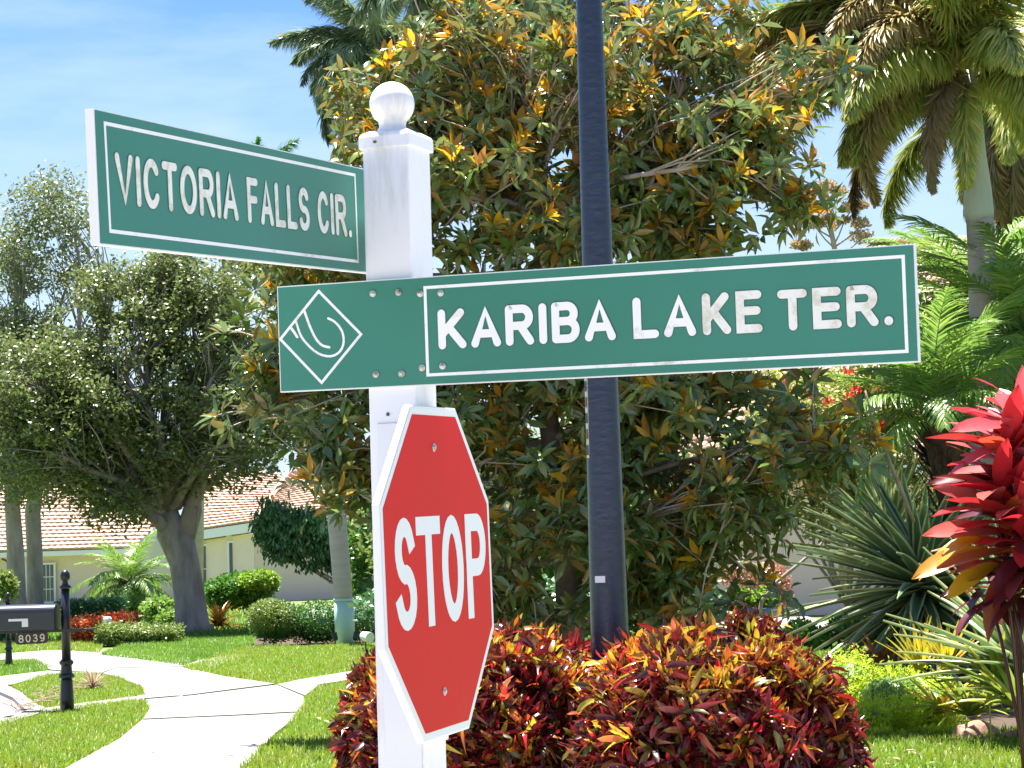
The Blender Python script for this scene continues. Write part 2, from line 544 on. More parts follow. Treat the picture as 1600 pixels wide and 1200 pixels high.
L['foxtail_old'] = leafy('old_leaflet', [(0.408, 0.324, 0.12), (0.552, 0.432, 0.18), (0.312, 0.288, 0.108), (0.456, 0.288, 0.12)], trans=.35, rough=.45)
L['foxtail_brown'] = leafy('brown_leaflet', [(0.224, 0.154, 0.07), (0.336, 0.224, 0.098), (0.168, 0.182, 0.07), (0.28, 0.168, 0.084)], trans=.3, rough=.5)
L['palm_grey'] = leafy('greygreen_leaflet', [(0.206, 0.29, 0.161), (0.323, 0.396, 0.215), (0.147, 0.238, 0.108), (0.381, 0.448, 0.215)], trans=.25, rough=.32, spec=.65)
L['palm_lime'] = leafy('fresh_leaflet', [(0.176, 0.311, 0.048), (0.251, 0.382, 0.077), (0.126, 0.263, 0.039), (0.326, 0.43, 0.114)], trans=.4, rough=.35, spec=.6)
L['palm_yellow'] = leafy('yellowgreen_leaflet', [(0.322, 0.354, 0.081), (0.483, 0.483, 0.113), (0.225, 0.274, 0.081)], trans=.35, rough=.4)
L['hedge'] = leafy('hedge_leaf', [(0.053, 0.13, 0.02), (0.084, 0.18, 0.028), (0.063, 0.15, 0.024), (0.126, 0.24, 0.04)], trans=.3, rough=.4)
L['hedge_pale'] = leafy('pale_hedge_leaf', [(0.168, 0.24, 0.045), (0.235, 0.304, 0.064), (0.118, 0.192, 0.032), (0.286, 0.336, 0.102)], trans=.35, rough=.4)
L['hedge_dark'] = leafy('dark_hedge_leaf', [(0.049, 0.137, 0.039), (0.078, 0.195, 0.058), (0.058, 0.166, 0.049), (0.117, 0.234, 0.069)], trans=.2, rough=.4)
L['shrub_lime'] = leafy('lime_leaf', [(0.192, 0.336, 0.024), (0.272, 0.416, 0.032), (0.128, 0.272, 0.024), (0.336, 0.44, 0.064)], trans=.4, rough=.4)
L['shrub_green'] = leafy('green_leaf', [(0.059, 0.176, 0.019), (0.101, 0.256, 0.026), (0.042, 0.136, 0.019), (0.168, 0.336, 0.026)], trans=.35, rough=.35)
L['fern'] = leafy('fern_needle', [(0.48, 0.624, 0.024), (0.624, 0.744, 0.036), (0.36, 0.528, 0.024), (0.72, 0.744, 0.06)], trans=.45, rough=.5)
L['orange'] = leafy('orange_flower', [(.75, .10, .03), (.80, .20, .04), (.60, .06, .04), (.70, .26, .05), (.30, .22, .05)], trans=.4, rough=.5)
L['croton'] = leafy('croton_leaf', [(0, 0.072, 0.006, 0.01), (0.22, 0.144, 0.008, 0.014), (0.38, 0.05, 0.011, 0.01), (0.5, 0.259, 0.014, 0.018), (0.6, 0.043, 0.026, 0.012), (0.7, 0.36, 0.023, 0.02), (0.8, 0.36, 0.115, 0.016), (0.9, 0.086, 0.107, 0.016), (1.0, 0.115, 0.031, 0.013)],
                    trans=.30, rough=.26, spec=.6)
L['croton_hot'] = leafy('croton_bright_leaf', [(0, 0.651, 0.032, 0.032), (0.3, 0.735, 0.042, 0.053), (0.5, 0.693, 0.147, 0.032), (0.7, 0.756, 0.399, 0.032), (0.88, 0.735, 0.546, 0.042), (1, 0.315, 0.357, 0.042)], trans=.35, rough=.26, spec=.6)
L['croton_top'] = leafy('croton_top_leaf', [(0, 0.281, 0.05, 0.016), (0.25, 0.468, 0.12, 0.016), (0.45, 0.561, 0.28, 0.024), (0.62, 0.281, 0.25, 0.024), (0.8, 0.58, 0.46, 0.032), (1, 0.187, 0.04, 0.016)], trans=.35, rough=.26, spec=.6)
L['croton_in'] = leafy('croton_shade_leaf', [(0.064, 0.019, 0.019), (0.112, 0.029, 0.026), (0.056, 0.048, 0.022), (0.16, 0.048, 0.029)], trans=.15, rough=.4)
L['ti'] = leafy('ti_leaf', [(0, .46, .012, .016), (.3, .60, .03, .04), (.5, .28, .010, .014), (.68, .60, .12, .10), (.82, .20, .018, .02), (.92, .62, .18, .03), (1, .52, .04, .03)], trans=.38, rough=.36, spec=.45)
L['ti_pink'] = leafy('ti_young_leaf', [(0.532, 0.09, 0.112), (0.627, 0.15, 0.165), (0.475, 0.03, 0.045), (0.589, 0.21, 0.21)], trans=.35, rough=.38, spec=.4)
L['ti_gold'] = leafy('ti_gold_leaf', [(0.576, 0.288, 0.016), (0.608, 0.368, 0.024), (0.56, 0.176, 0.016)], trans=.4, rough=.4, spec=.35)
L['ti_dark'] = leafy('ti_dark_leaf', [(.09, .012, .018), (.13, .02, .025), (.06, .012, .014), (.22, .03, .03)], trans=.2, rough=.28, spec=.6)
GREENSTRIPE = [(0, .62, .60, .30), (.16, .58, .58, .28), (.26, .12, .22, .09), (.74, .08, .18, .08), (.84, .58, .58, .28), (1, .62, .60, .30)]
L['agave'] = leafy('agave_blade', [(0.195, 0.37, 0.176), (0.312, 0.488, 0.234), (0.137, 0.293, 0.156)], trans=.1, rough=.45, u_stripe=[(0, .60, .60, .38), (.13, .54, .56, .34), (.2, .07, .15, .075), (.8, .055, .12, .07), (.9, .44, .46, .26), (1, .5, .5, .3)])
L['agave_bright'] = leafy('agave_bright_blade', [(0.24, 0.36, 0.12), (0.36, 0.432, 0.168), (0.168, 0.288, 0.096)], trans=.2, rough=.4, u_stripe=GREENSTRIPE)
L['brom_yellow'] = leafy('bromeliad_yellow', [(0.496, 0.4, 0.024), (0.56, 0.464, 0.04), (0.384, 0.384, 0.032), (0.48, 0.24, 0.024)], trans=.35, rough=.35)
L['brom_green'] = leafy('bromeliad_green', [(.30, .38, .04), (.18, .28, .04), (.46, .46, .06), (.12, .20, .04)], trans=.3, rough=.35)
L['copper'] = leafy('copper_leaf', [(.34, .10, .05), (.46, .20, .10), (.24, .08, .05), (.40, .26, .10)], trans=.3, rough=.4)
L['dry'] = leafy('dry_blade', [(0.4, 0.288, 0.192), (0.48, 0.368, 0.256), (0.304, 0.208, 0.128)], trans=.3, rough=.7)
L['red_flower'] = leafy('red_flower', [(.70, .05, .04), (.76, .12, .08), (.62, .03, .05)], trans=.4, rough=.5)
L['tan_puff'] = leafy('seed_head', [(.44, .33, .17), (.54, .42, .24), (.34, .24, .12)], trans=.3, rough=.7)
# ------------------------------------------------------------------ ground
def sheet(name, pts, mat, z=0.0, thick=0.0, parent=None, kind='structure', raw=False):
    w = [np.array(p, float) if raw else gnd(*p) for p in pts]
    w = [np.array([p[0], p[1], z]) for p in w]
    a = sum(w[i][0] * w[(i + 1) % len(w)][1] - w[(i + 1) % len(w)][0] * w[i][1] for i in range(len(w)))
    if a < 0: w = w[::-1]
    mb = MB()
    if thick: mb.prism([p - np.array([0, 0, thick]) for p in w], (0, 0, thick))
    else: mb.add(w, [tuple(range(len(w)))])
    o = mb.build(name, mat, parent)
    if kind and parent is None: o['kind'] = kind
    return o

sheet('ground', [(-600, -60, 0), (600, -60, 0), (600, 1500, 0), (-600, 1500, 0)], M['soil'], 0.0, raw=True)
sheet('street', [(41, 1117), (20, 1096), (0, 1087), (-120, 1078), (-500, 1090), (-700, 1300), (-300, 1350), (0, 1140), (28, 1128)], M['asphalt'], .006)
sheet('curb', [(-120, 1064), (0, 1071), (30, 1086), (58, 1108), (70, 1112), (60, 1122), (30, 1131), (0, 1144), (-60, 1180), (-90, 1172), (0, 1136), (41, 1117), (20, 1096), (0, 1087), (-120, 1078)], M['sidewalk'], .05, .07)

walk = bpy.data.objects.new('sidewalk', None); COL.objects.link(walk); walk['_org'] = [0, 0, 0]; walk['kind'] = 'structure'
slabs = [
    [(95, 1212), (188, 1160), (222, 1131), (384, 1124), (474, 1119), (430, 1152), (380, 1212)],
    [(-20, 1300), (93, 1214), (382, 1214), (340, 1300)],
    [(224, 1129), (233, 1114), (228, 1098), (300, 1092), (432, 1075), (474, 1093), (480, 1102), (474, 1117), (384, 1122)],
    [(227, 1096), (222, 1078), (190, 1064), (160, 1056), (182, 1048), (286, 1046), (350, 1061), (430, 1073), (300, 1090)],
    [(434, 1074), (470, 1066), (592, 1046), (640, 1040), (640, 1050), (592, 1060), (500, 1074), (482, 1088), (477, 1092)],
    [(70, 1112), (226, 1090), (226, 1099), (62, 1121)],
    [(-60, 1068), (0, 1061), (75, 1052), (160, 1056), (92, 1056), (18, 1074), (-60, 1078)],
    [(286, 1044), (310, 1036), (382, 1022), (384, 1030), (350, 1042), (300, 1050)],
]
for s in slabs:
    c = np.mean(np.array(s, float), 0)
    sheet('slab', [tuple(np.array(p) + (c - np.array(p)) * .0007) for p in s], M['sidewalk'], .04, .06, parent=walk)
sheet('driveway', [(-80, 1024), (0, 1025), (76, 1019), (157, 1018), (200, 1022), (250, 1030), (300, 1036), (284, 1045), (182, 1047), (158, 1055), (80, 1050), (40, 1036), (0, 1034), (-80, 1034)], M['sidewalk'], .038, .05)
sheet('side_driveway', [(1090, 962), (1250, 962), (1330, 985), (1330, 1004), (1240, 1004), (1090, 980)], M['sidewalk'], .03)
sheet('flower_bed', [(1255, 1135), (1300, 1010), (1420, 985), (1700, 985), (1800, 1160), (1500, 1152), (1330, 1150)], M['mulch'], .012)
sheet('hedge_bed', [(390, 1012), (400, 975), (700, 970), (760, 1004), (592, 1010)], M['mulch'], .012)
sheet('garden_bed', [(470, 1250), (545, 1120), (640, 1075), (1250, 1075), (1345, 1165), (1290, 1250)], M['mulch'], .010)

sheet('bounce_pavement', [(-14, -3, 0), (9, -3, 0), (9, 9.5, 0), (-2.5, 11.5, 0), (-9, 14, 0), (-14, 14, 0)], M['corner'], .012, raw=True)  # unseen pale ground added to bounce light onto the post and signs
sheet('bounce_road', [(-60, -40, 0), (60, -40, 0), (60, -3.2, 0), (-60, -3.2, 0)], M['corner'], .008, raw=True)  # sheet behind the camera, added for its bounced fill light
# ------------------------------------------------------------------ grass
def inpoly(P, poly):
    x, y = P[:, 0], P[:, 1]
    c = np.zeros(len(P), bool)
    n = len(poly)
    for i in range(n):
        x0, y0 = poly[i]; x1, y1 = poly[(i + 1) % n]
        t = ((y0 > y) != (y1 > y)) & (x < (x1 - x0) * (y - y0) / (y1 - y0 + 1e-12) + x0)
        c ^= t
    return c

def lawn(pts, dens, h, mat, label, wdt=.075, holes=()):
    W = np.array([gnd(*p)[:2] for p in pts])
    lo, hi = W.min(0), W.max(0)
    n = int((hi - lo).prod() * dens)
    P = lo + rng.random((n, 2)) * (hi - lo)
    P = P[inpoly(P, W)]
    for hl in holes:
        P = P[~inpoly(P, np.array([gnd(*p)[:2] for p in hl]))]
    n = len(P)
    pos = np.column_stack([P, np.full(n, 0.0)])
    patch = np.sin(P[:, 0] * 3.1 + 1.3) * np.sin(P[:, 1] * 1.1) * .18 + .95
    az = rng.random(n) * 2 * pi
    lean = rng.random(n) * .75
    d = np.column_stack([np.cos(az) * lean, np.sin(az) * lean, np.ones(n)])
    up = np.column_stack([np.cos(az), np.sin(az), np.zeros(n)])
    R = frames(d, up)
    s = h * (.6 + .6 * rng.random(n)) * patch
    o = fast_mesh('grass', [scatter(T_blade(wdt, .3), pos, R, s)], mat, base=(W[:, 0].mean(), W[:, 1].mean(), 0))
    return tag(o, label, 'grass', None, 'stuff')

lawn([(-30, 1146), (60, 1117), (150, 1106), (224, 1099), (233, 1112), (186, 1162), (105, 1204), (-30, 1300), (-200, 1260)], 2600, .095, L['grass'], 'bright green lawn strip left of the sidewalk at the corner by the street')
lawn([(16, 1077), (60, 1061), (120, 1054), (186, 1062), (222, 1076), (227, 1092), (140, 1103), (72, 1112), (48, 1096)], 2000, .085, L['grass'], 'small rounded grass patch around the black mailbox post')
lawn([(-30, 1040), (50, 1033), (80, 1046), (70, 1052), (0, 1061), (-60, 1060)], 1200, .10, L['grass_far'], 'grass patch around the farther mailbox post')
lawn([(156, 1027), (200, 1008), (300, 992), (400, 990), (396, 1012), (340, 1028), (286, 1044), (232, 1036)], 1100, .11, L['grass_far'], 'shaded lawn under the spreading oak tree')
lawn([(285, 1048), (330, 1032), (390, 1012), (480, 1014), (600, 1008), (760, 1000), (800, 1030), (620, 1042), (520, 1058), (432, 1074), (350, 1061)], 1300, .10, L['grass'], 'sunny lawn between the sidewalk and the clipped hedge')
lawn([(474, 1110), (478, 1096), (500, 1077), (592, 1062), (760, 1046), (860, 1100), (700, 1260), (300, 1300), (380, 1206), (440, 1150)], 2400, .10, L['grass'], 'long grass right of the sidewalk beside the white sign post')
lawn([(-30, 1000), (120, 1006), (160, 1010), (156, 1024), (80, 1018), (-30, 1024)], 700, .12, L['grass'], 'far lawn behind the black mailbox')
lawn([(1230, 1260), (1275, 1180), (1340, 1158), (1480, 1150), (1660, 1150), (1760, 1260)], 2800, .105, L['grass'], 'bright grass strip in front of the flower bed at lower right')
lawn([(1240, 1066), (1225, 1010), (1290, 1000), (1350, 1010), (1320, 1060), (1300, 1100)], 1600, .13, L['grass_far'], 'green turf between the croton bush and the striped spiky plants')
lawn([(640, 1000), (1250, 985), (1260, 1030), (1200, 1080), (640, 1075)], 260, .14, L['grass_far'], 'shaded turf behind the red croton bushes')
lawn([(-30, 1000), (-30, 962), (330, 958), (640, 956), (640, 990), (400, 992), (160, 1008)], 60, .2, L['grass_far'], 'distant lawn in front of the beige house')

# ------------------------------------------------------------------ sign planes
class Plane:
    def __init__(s, X, Y, Z, yaw, t, l):
        u = np.array([cos(yaw), sin(yaw), 0]); v = np.array([0, 0, 1.]); n = np.cross(u, v)
        v = cos(l) * v + sin(l) * n
        s.u = cos(t) * u + sin(t) * v
        s.v = -sin(t) * u + cos(t) * v
        s.n = np.cross(s.u, s.v)
        s.o = np.array([X, Y, Z])
    def p(s, a, b, c=0.0):
        return s.o + a * s.u + b * s.v + c * s.n

def pbox(mb, pl, a0, a1, b0, b1, c0, c1):
    return mb.box(pl.p((a0 + a1) / 2, (b0 + b1) / 2, (c0 + c1) / 2), pl.u * (a1 - a0) / 2, pl.v * (b1 - b0) / 2, pl.n * (c1 - c0) / 2)

def arc(cx, cy, rx, ry, a0, a1, n=12):
    return [(cx + rx * cos(radians(a0 + (a1 - a0) * i / n)), cy + ry * sin(radians(a0 + (a1 - a0) * i / n))) for i in range(n + 1)]
GL = {
    'K': (.92, [[(0, 0), (0, 1)], [(.93, 1), (.04, .36)], [(.34, .56), (1, 0)]]),
    'A': (.98, [[(0, 0), (.5, 1), (1, 0)], [(.19, .3), (.81, .3)]]),
    'R': (.92, [[(0, 0), (0, 1)], [(.0, 1), (.62, 1)] + arc(.62, .74, .34, .26, 90, -90)[1:] + [(.0, .48)], [(.52, .48), (.98, 0)]]),
    'I': (0.0, [[(0, 0), (0, 1)]]),
    'B': (.86, [[(0, 0), (0, 1)], [(0, 1), (.6, 1)] + arc(.6, .77, .33, .23, 90, -90)[1:] + [(0, .54)], [(.6, .54)] + arc(.6, .27, .40, .27, 90, -90)[1:] + [(0, 0)]]),
    'L': (.72, [[(0, 1), (0, 0), (1, 0)]]),
    'E': (.80, [[(1, 1), (0, 1), (0, 0), (1, 0)], [(0, .53), (.93, .53)]]),
    'T': (.86, [[(0, 1), (1, 1)], [(.5, 1), (.5, 0)]]),
    'V': (.96, [[(0, 1), (.5, 0), (1, 1)]]),
    'C': (.92, [arc(.52, .5, .5, .5, 38, 322, 20)]),
    'O': (1.0, [arc(.5, .5, .5, .5, 0, 360, 28)]),
    'F': (.76, [[(1, 1), (0, 1), (0, 0)], [(0, .53), (.88, .53)]]),
    'S': (.84, [arc(.5, .745, .46, .255, 22, 262, 14) + arc(.5, .25, .5, .25, 82, -160, 14)]),
    'P': (.86, [[(0, 0), (0, 1)], [(.0, 1), (.6, 1)] + arc(.6, .74, .38, .26, 90, -90)[1:] + [(.0, .48)]]),
    '.': (0.0, [[(0, 0), (0, .012)]]),
    '8': (.7, [arc(.5, .76, .42, .24, 0, 360, 18), arc(.5, .27, .5, .27, 0, 360, 18)]),
    '0': (.7, [arc(.5, .5, .5, .5, 0, 360, 22)]),
    '3': (.7, [arc(.5, .75, .42, .25, 150, -90, 12), arc(.5, .27, .48, .27, 90, -150, 12)]),
    '9': (.7, [arc(.5, .68, .46, .32, 0, 360, 18), [(.96, .68)] + arc(.46, .40, .50, .40, 10, -120, 10)]),
}
def ribbon(mb, pl, pts, t, c0, c1, cap='square'):
    P = [np.array(p, float) for p in pts]
    Q = [P[0]]
    for p in P[1:]:
        if np.linalg.norm(p - Q[-1]) > 1e-5: Q.append(p)
    P = Q
    closed = np.linalg.norm(P[0] - P[-1]) < 1e-4 and len(P) > 3
    if closed: P = P[:-1]
    n = len(P)
    Lp, Rp = [], []
    for i in range(n):
        a = P[(i - 1) % n] if (closed or i > 0) else None
        b = P[(i + 1) % n] if (closed or i < n - 1) else None
        d0 = norm(P[i] - a) if a is not None else norm(b - P[i])
        d1 = norm(b - P[i]) if b is not None else d0
        n0 = np.array([-d0[1], d0[0]]); n1 = np.array([-d1[1], d1[0]])
        m = norm(n0 + n1)
        k = 1 / max(m @ n0, .5) if m @ n0 > .5 else 1.15
        q = P[i].copy()
        if not closed and cap == 'square':
            if i == 0: q = q - d1 * t / 2
            if i == n - 1: q = q + d0 * t / 2
        Lp.append(q + m * k * t / 2); Rp.append(q - m * k * t / 2)
    if not closed and cap == 'round':
        d0 = norm(P[0] - P[1]); s0 = [P[0] + t / 2 * (d0 * cos(a) + np.array([-d0[1], d0[0]]) * sin(a)) for a in np.linspace(pi / 2, -pi / 2, 7)]
        d1 = norm(P[-1] - P[-2]); s1 = [P[-1] + t / 2 * (d1 * cos(a) + np.array([-d1[1], d1[0]]) * sin(a)) for a in np.linspace(pi / 2, -pi / 2, 7)]
        for s in (s0, s1):
            mb.prism([pl.p(q[0], q[1], c0) for q in s][::-1], pl.n * (c1 - c0 + (.00004 if s is s0 else .00006)))
    vs = []
    for i in range(n):
        vs += [pl.p(*Lp[i], c0), pl.p(*Rp[i], c0), pl.p(*Lp[i], c1), pl.p(*Rp[i], c1)]
    fs = []
    for i in range(n if closed else n - 1):
        a, b = i * 4, ((i + 1) % n) * 4
        fs += [(a + 2, a + 3, b + 3, b + 2), (a, a + 2, b + 2, b), (a + 1, b + 1, b + 3, a + 3)]
    if not closed:
        fs += [(0, 1, 3, 2), ((n - 1) * 4, (n - 1) * 4 + 2, (n - 1) * 4 + 3, (n - 1) * 4 + 1)]
    mb.add(vs, fs)

def text(mbs, pl, word, x0, x1, y0, y1, t, c0=.0006, c1=.0016, cap='square', gap=.26, parts=None):
    """fits the word between x0 and x1; mbs: list of (MB, extra stroke, height offset)"""
    H = y1 - y0
    ws = [GL[ch][0] for ch in word]
    G = gap * H
    free = (x1 - x0) - len(word) * t - (len(word) - 1) * (G * .5)
    unit = free / max(sum(ws), 1e-6) if sum(ws) > 0 else 0
    x = x0
    g2 = G * .5
    k = 0
    for ch, w in zip(word, ws):
        W = w * unit
        own = MB() if parts else None
        for st in GL[ch][1]:
            pts = [(x + t / 2 + px * W, y0 + t / 2 + py * (H - t)) for px, py in st]
            for mb, ex, dz in mbs:
                ribbon(mb, pl, pts, t + ex, c0 + dz, c1 + dz + k * .00006, cap)
            if own is not None: ribbon(own, pl, pts, t, c0, c1 + k * .00006, cap)
            k += 1
        if own is not None: own.build('letter', parts[1], parts[0])
        x += W + t + g2

# ------------------------------------------------------------------ white sign post
PU = np.array([cos(-.3832), sin(-.3832), 0]); PW = np.array([-PU[1], PU[0], 0])
FL = np.array([-.2720, 4.2918, 0]) + np.array([.0005, 0, 0])
PA = .098
PC = FL + PU * PA / 2 + PW * PA / 2
post = empty('sign_post', PC, 'square white vinyl post with round ball finial carrying both green street signs', 'post')
def sq_lathe(mb, prof, c=PC):
    """square loops (half width, z)"""
    vs = []
    for h, z in prof:
        for a, b in ((-1, -1), (1, -1), (1, 1), (-1, 1)):
            vs.append(c + PU * h * a + PW * h * b + np.array([0, 0, z]))
    m = len(prof)
    fs = [(i * 4 + k, i * 4 + (k + 1) % 4, i * 4 + 4 + (k + 1) % 4, i * 4 + 4 + k) for i in range(m - 1) for k in range(4)]
    fs += [(3, 2, 1, 0), tuple(range((m - 1) * 4, m * 4))]
    return mb.add(vs, fs)
mb = MB(); sq_lathe(mb, [(PA / 2, 0), (PA / 2, 2.374)]); shaft = mb.build('shaft', M['vinyl'], post, bevel=.004)
mb = MB(); sq_lathe(mb, [(.0545, 2.367), (.0545, 2.390), (.052, 2.396), (.040, 2.403), (.034, 2.4045)]); mb.build('cap', M['vinyl'], post, bevel=.0025)
ballc = np.array([PC[0] - .006, PC[1], 2.459])
prof = [(.034, -.056), (.031, -.052), (.0265, -.046), (.0255, -.042)] + [(.0432 * sin(a), -.0432 * cos(a)) for a in np.linspace(.68, pi - .02, 22)]
mb = MB(); mb.lathe(ballc, prof, 40); mb.build('finial', M['vinyl'], post, smooth=True)
pf = Plane(*(FL + np.array([0, 0, 0])), -.3832, 0, 0)        # post front face: a across, b height
ps = Plane(*(FL + PU * PA), -.3832 + pi / 2, 0, 0)            # post right face
mb = MB(); pbox(mb, pf, .018, .092, 1.195, 1.845, .0003, .0045); tp = mb.build('trim_panel', M['vinyl_worn'], post, bevel=.001)
mb = MB(); pbox(mb, pf, .024, .070, .45, 1.178, .0003, .0035); mb.build('trim_panel', M['vinyl_worn'], post, bevel=.001)
mb = MB()
for z0, z1 in ((1.183, 1.190),):
    pbox(mb, pf, .022, .074, z0, z1, .0003, .002)
mb.build('joint_strip', M['steel_dark'], post)
mb = MB(); pbox(mb, ps, .035, .080, .5, 1.180, .0003, .004); mb.build('side_panel', M['vinyl_worn'], post, bevel=.006)
for a, z in ((.030, 2.380), (.040, 1.862)):
    mb = MB(); c = pf.p(a, z, .0055 if z > 2 else .0); mb.lathe(c, [(.0035, 0), (.0035, .002), (.002, .003)], 10, ax=pf.u, ay=pf.v, az=pf.n); mb.build('screw', M['steel_dark'], post)
mb = MB(); pbox(mb, ps, .020, .075, 1.25, 1.85, .0002, .016); mb.build('mounting_block', M['vinyl'], post, bevel=.003)
mb = MB(); mb.box(FL + PW * .075 - PU * .0075 + np.array([0, 0, 2.16]), PU * .007, PW * .018, (0, 0, .08)); mb.build('mounting_block', M['vinyl'], post)
# drip stains: small marks under the sign
# ------------------------------------------------------------------ street name signs
def bolt(parent, pl, a, b, r=.0078, name='bolt'):
    mb = MB(); mb.lathe(pl.p(a, b, .0008), [(r, 0), (r, .0015), (r * .92, .0022), (r * .6, .0024), (r * .55, .0045), (r * .2, .0052)], 14, ax=pl.u, ay=pl.v, az=pl.n)
    return mb.build(name, M['steel'], parent, smooth=False)

def sign(pl, a0, a1, H, th, label):
    e = empty('street_sign', pl.p((a0 + a1) / 2, -H, -th), label, 'street sign', 'green street name signs on the white post')
    mb = MB(); pbox(mb, pl, a0, a1, -H, 0, -th, -.0006); mb.build('board', M['sign_core'], e)
    i = .0022
    mb = MB(); pbox(mb, pl, a0 + i, a1 - i, -H + i, -i, -.0004, .0004); mb.build('green_face', M['sign_green'], e)
    return e
K = Plane(-.4447, 4.3441, 2.1175, -.3832, -.0113, .0414)
ks = sign(K, 0, 1.2307, .203, .014, 'green sign reading KARIBA LAKE TER. with diamond logo, bolted across the white post')
mb = MB()
t = .0058
for pts in ([(.3105, -.0205), (1.2105, -.0205), (1.2105, -.1835), (.3105, -.1835), (.3105, -.0205)],):
    ribbon(mb, K, pts, t, .0005, .0013)
mb.build('border', M['lettering'], ks)
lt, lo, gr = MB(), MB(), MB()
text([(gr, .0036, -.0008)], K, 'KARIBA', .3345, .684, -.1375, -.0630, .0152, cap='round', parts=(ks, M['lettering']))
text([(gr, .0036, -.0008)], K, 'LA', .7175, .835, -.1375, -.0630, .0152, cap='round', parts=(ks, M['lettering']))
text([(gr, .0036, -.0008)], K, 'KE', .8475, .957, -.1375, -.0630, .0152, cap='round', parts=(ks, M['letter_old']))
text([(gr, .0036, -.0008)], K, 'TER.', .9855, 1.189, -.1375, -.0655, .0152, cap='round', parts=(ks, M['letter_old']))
gr.build('lettering_edge_shade', M['edge_shade'], ks)['kind'] = 'stuff'  # dark outline painted as the shade of engraved letter edges
lg = MB()
ribbon(lg, K, [(.0895, -.014), (.1755, -.1005), (.0895, -.188), (.0045, -.101), (.0895, -.014)], .0050, .0005, .0013)
def crop6(x, y):
    """logo curve points measured in an enlarged view; diamond (85,650)-(730,610)-(390,270)-(415,995)"""
    a = .0045 + (x - 85) * (.1755 - .0045) / 645
    b = -.014 - (y - 270 - (x - 390) * -.06) * (.174) / 725
    return (a, b)
def smooth_line(pts, n=28):
    P = np.array(pts, float); s = np.linspace(0, len(P) - 1, n); out = []
    for q in s:
        i = int(min(q, len(P) - 2)); f = q - i
        p0, p1, p2, p3 = P[max(i - 1, 0)], P[i], P[i + 1], P[min(i + 2, len(P) - 1)]
        out.append(tuple(.5 * ((2 * p1) + (-p0 + p2) * f + (2 * p0 - 5 * p1 + 4 * p2 - p3) * f * f + (-p0 + 3 * p1 - 3 * p2 + p3) * f ** 3)))
    return out
for k, (pts, w) in enumerate((([(215, 505), (250, 620), (310, 700), (390, 765), (480, 785), (550, 755), (588, 690), (588, 610), (560, 550), (520, 508), (475, 485)], .0044),
                 ([(286, 425), (320, 530), (365, 635), (415, 695), (475, 714)], .0048), ([(168, 555), (195, 590), (222, 633)], .0050))):
    ribbon(lg, K, smooth_line([crop6(*q) for q in pts]), w, .0005, .00136 + k * .00006, cap='round')
lg.build('logo', M['lettering'], ks)
for a, b in ((.2031, -.0255), (.2561, -.0262), (.3006, -.0313), (.3424, -.0325), (.2042, -.1776), (.2571, -.1788), (.2994, -.1699), (.3412, -.1683)):
    bolt(ks, K, a, b, .0066)
V = Plane(-.6086, 3.3495, 2.274, 1.261, .0679, .0066)
vs_ = sign(V, 0, 1.34, .203, .0155, 'green sign reading VICTORIA FALLS CIR., sticking out left of the white post')
mb = MB(); ribbon(mb, V, [(.030, -.0195), (1.043, -.0165), (1.040, -.183), (.033, -.181), (.030, -.0195)], .0056, .0005, .0013); mb.build('border', M['lettering'], vs_)
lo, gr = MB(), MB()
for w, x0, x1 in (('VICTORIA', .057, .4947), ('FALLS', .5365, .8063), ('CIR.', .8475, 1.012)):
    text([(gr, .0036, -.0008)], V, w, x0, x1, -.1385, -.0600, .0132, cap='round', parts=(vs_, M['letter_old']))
gr.build('lettering_edge_shade', M['edge_shade'], vs_)['kind'] = 'stuff'  # painted edge shade under the letters, no real recess

# ------------------------------------------------------------------ stop sign
S = Plane(-.1430, 4.2479, 1.5667, 1.2644, .0249, -.0082)
st = empty('stop_sign', S.p(0, -.3, 0), 'red octagonal STOP sign seen at an angle on the white post', 'stop sign')
def octa(k):
    a = .305 * k; b = a * (2 ** .5 - 1) 
    return [(-b, a), (b, a), (a, b), (a, -b), (b, -a), (-b, -a), (-a, -b), (-a, b)]
mb = MB(); mb.prism([S.p(x, y, -.014) for x, y in octa(1)][::-1], S.n * .0136); mb.build('plate', M['stop_rim'], st, bevel=.002)
mb = MB(); mb.prism([S.p(x, y, -.0002) for x, y in octa(.985)][::-1], S.n * .0006); mb.build('white_face', M['stop_white'], st)
mb = MB(); mb.prism([S.p(x, y, .0005) for x, y in octa(.945)][::-1], S.n * .0006); mb.build('red_face', M['stop_red'], st)
for ch, x0, x1 in (('S', -.243, -.137), ('T', -.128, .002), ('O', .006, .128), ('P', .146, .268)):
    mb = MB(); text([(mb, 0, 0)], S, ch, x0, x1, -.0985, .1020, .0335, c0=.0012, c1=.0018)
    mb.build('letter', M['stop_white'], st)
for b in (.229, -.222):
    bolt(st, S, -.012, b, .0082)

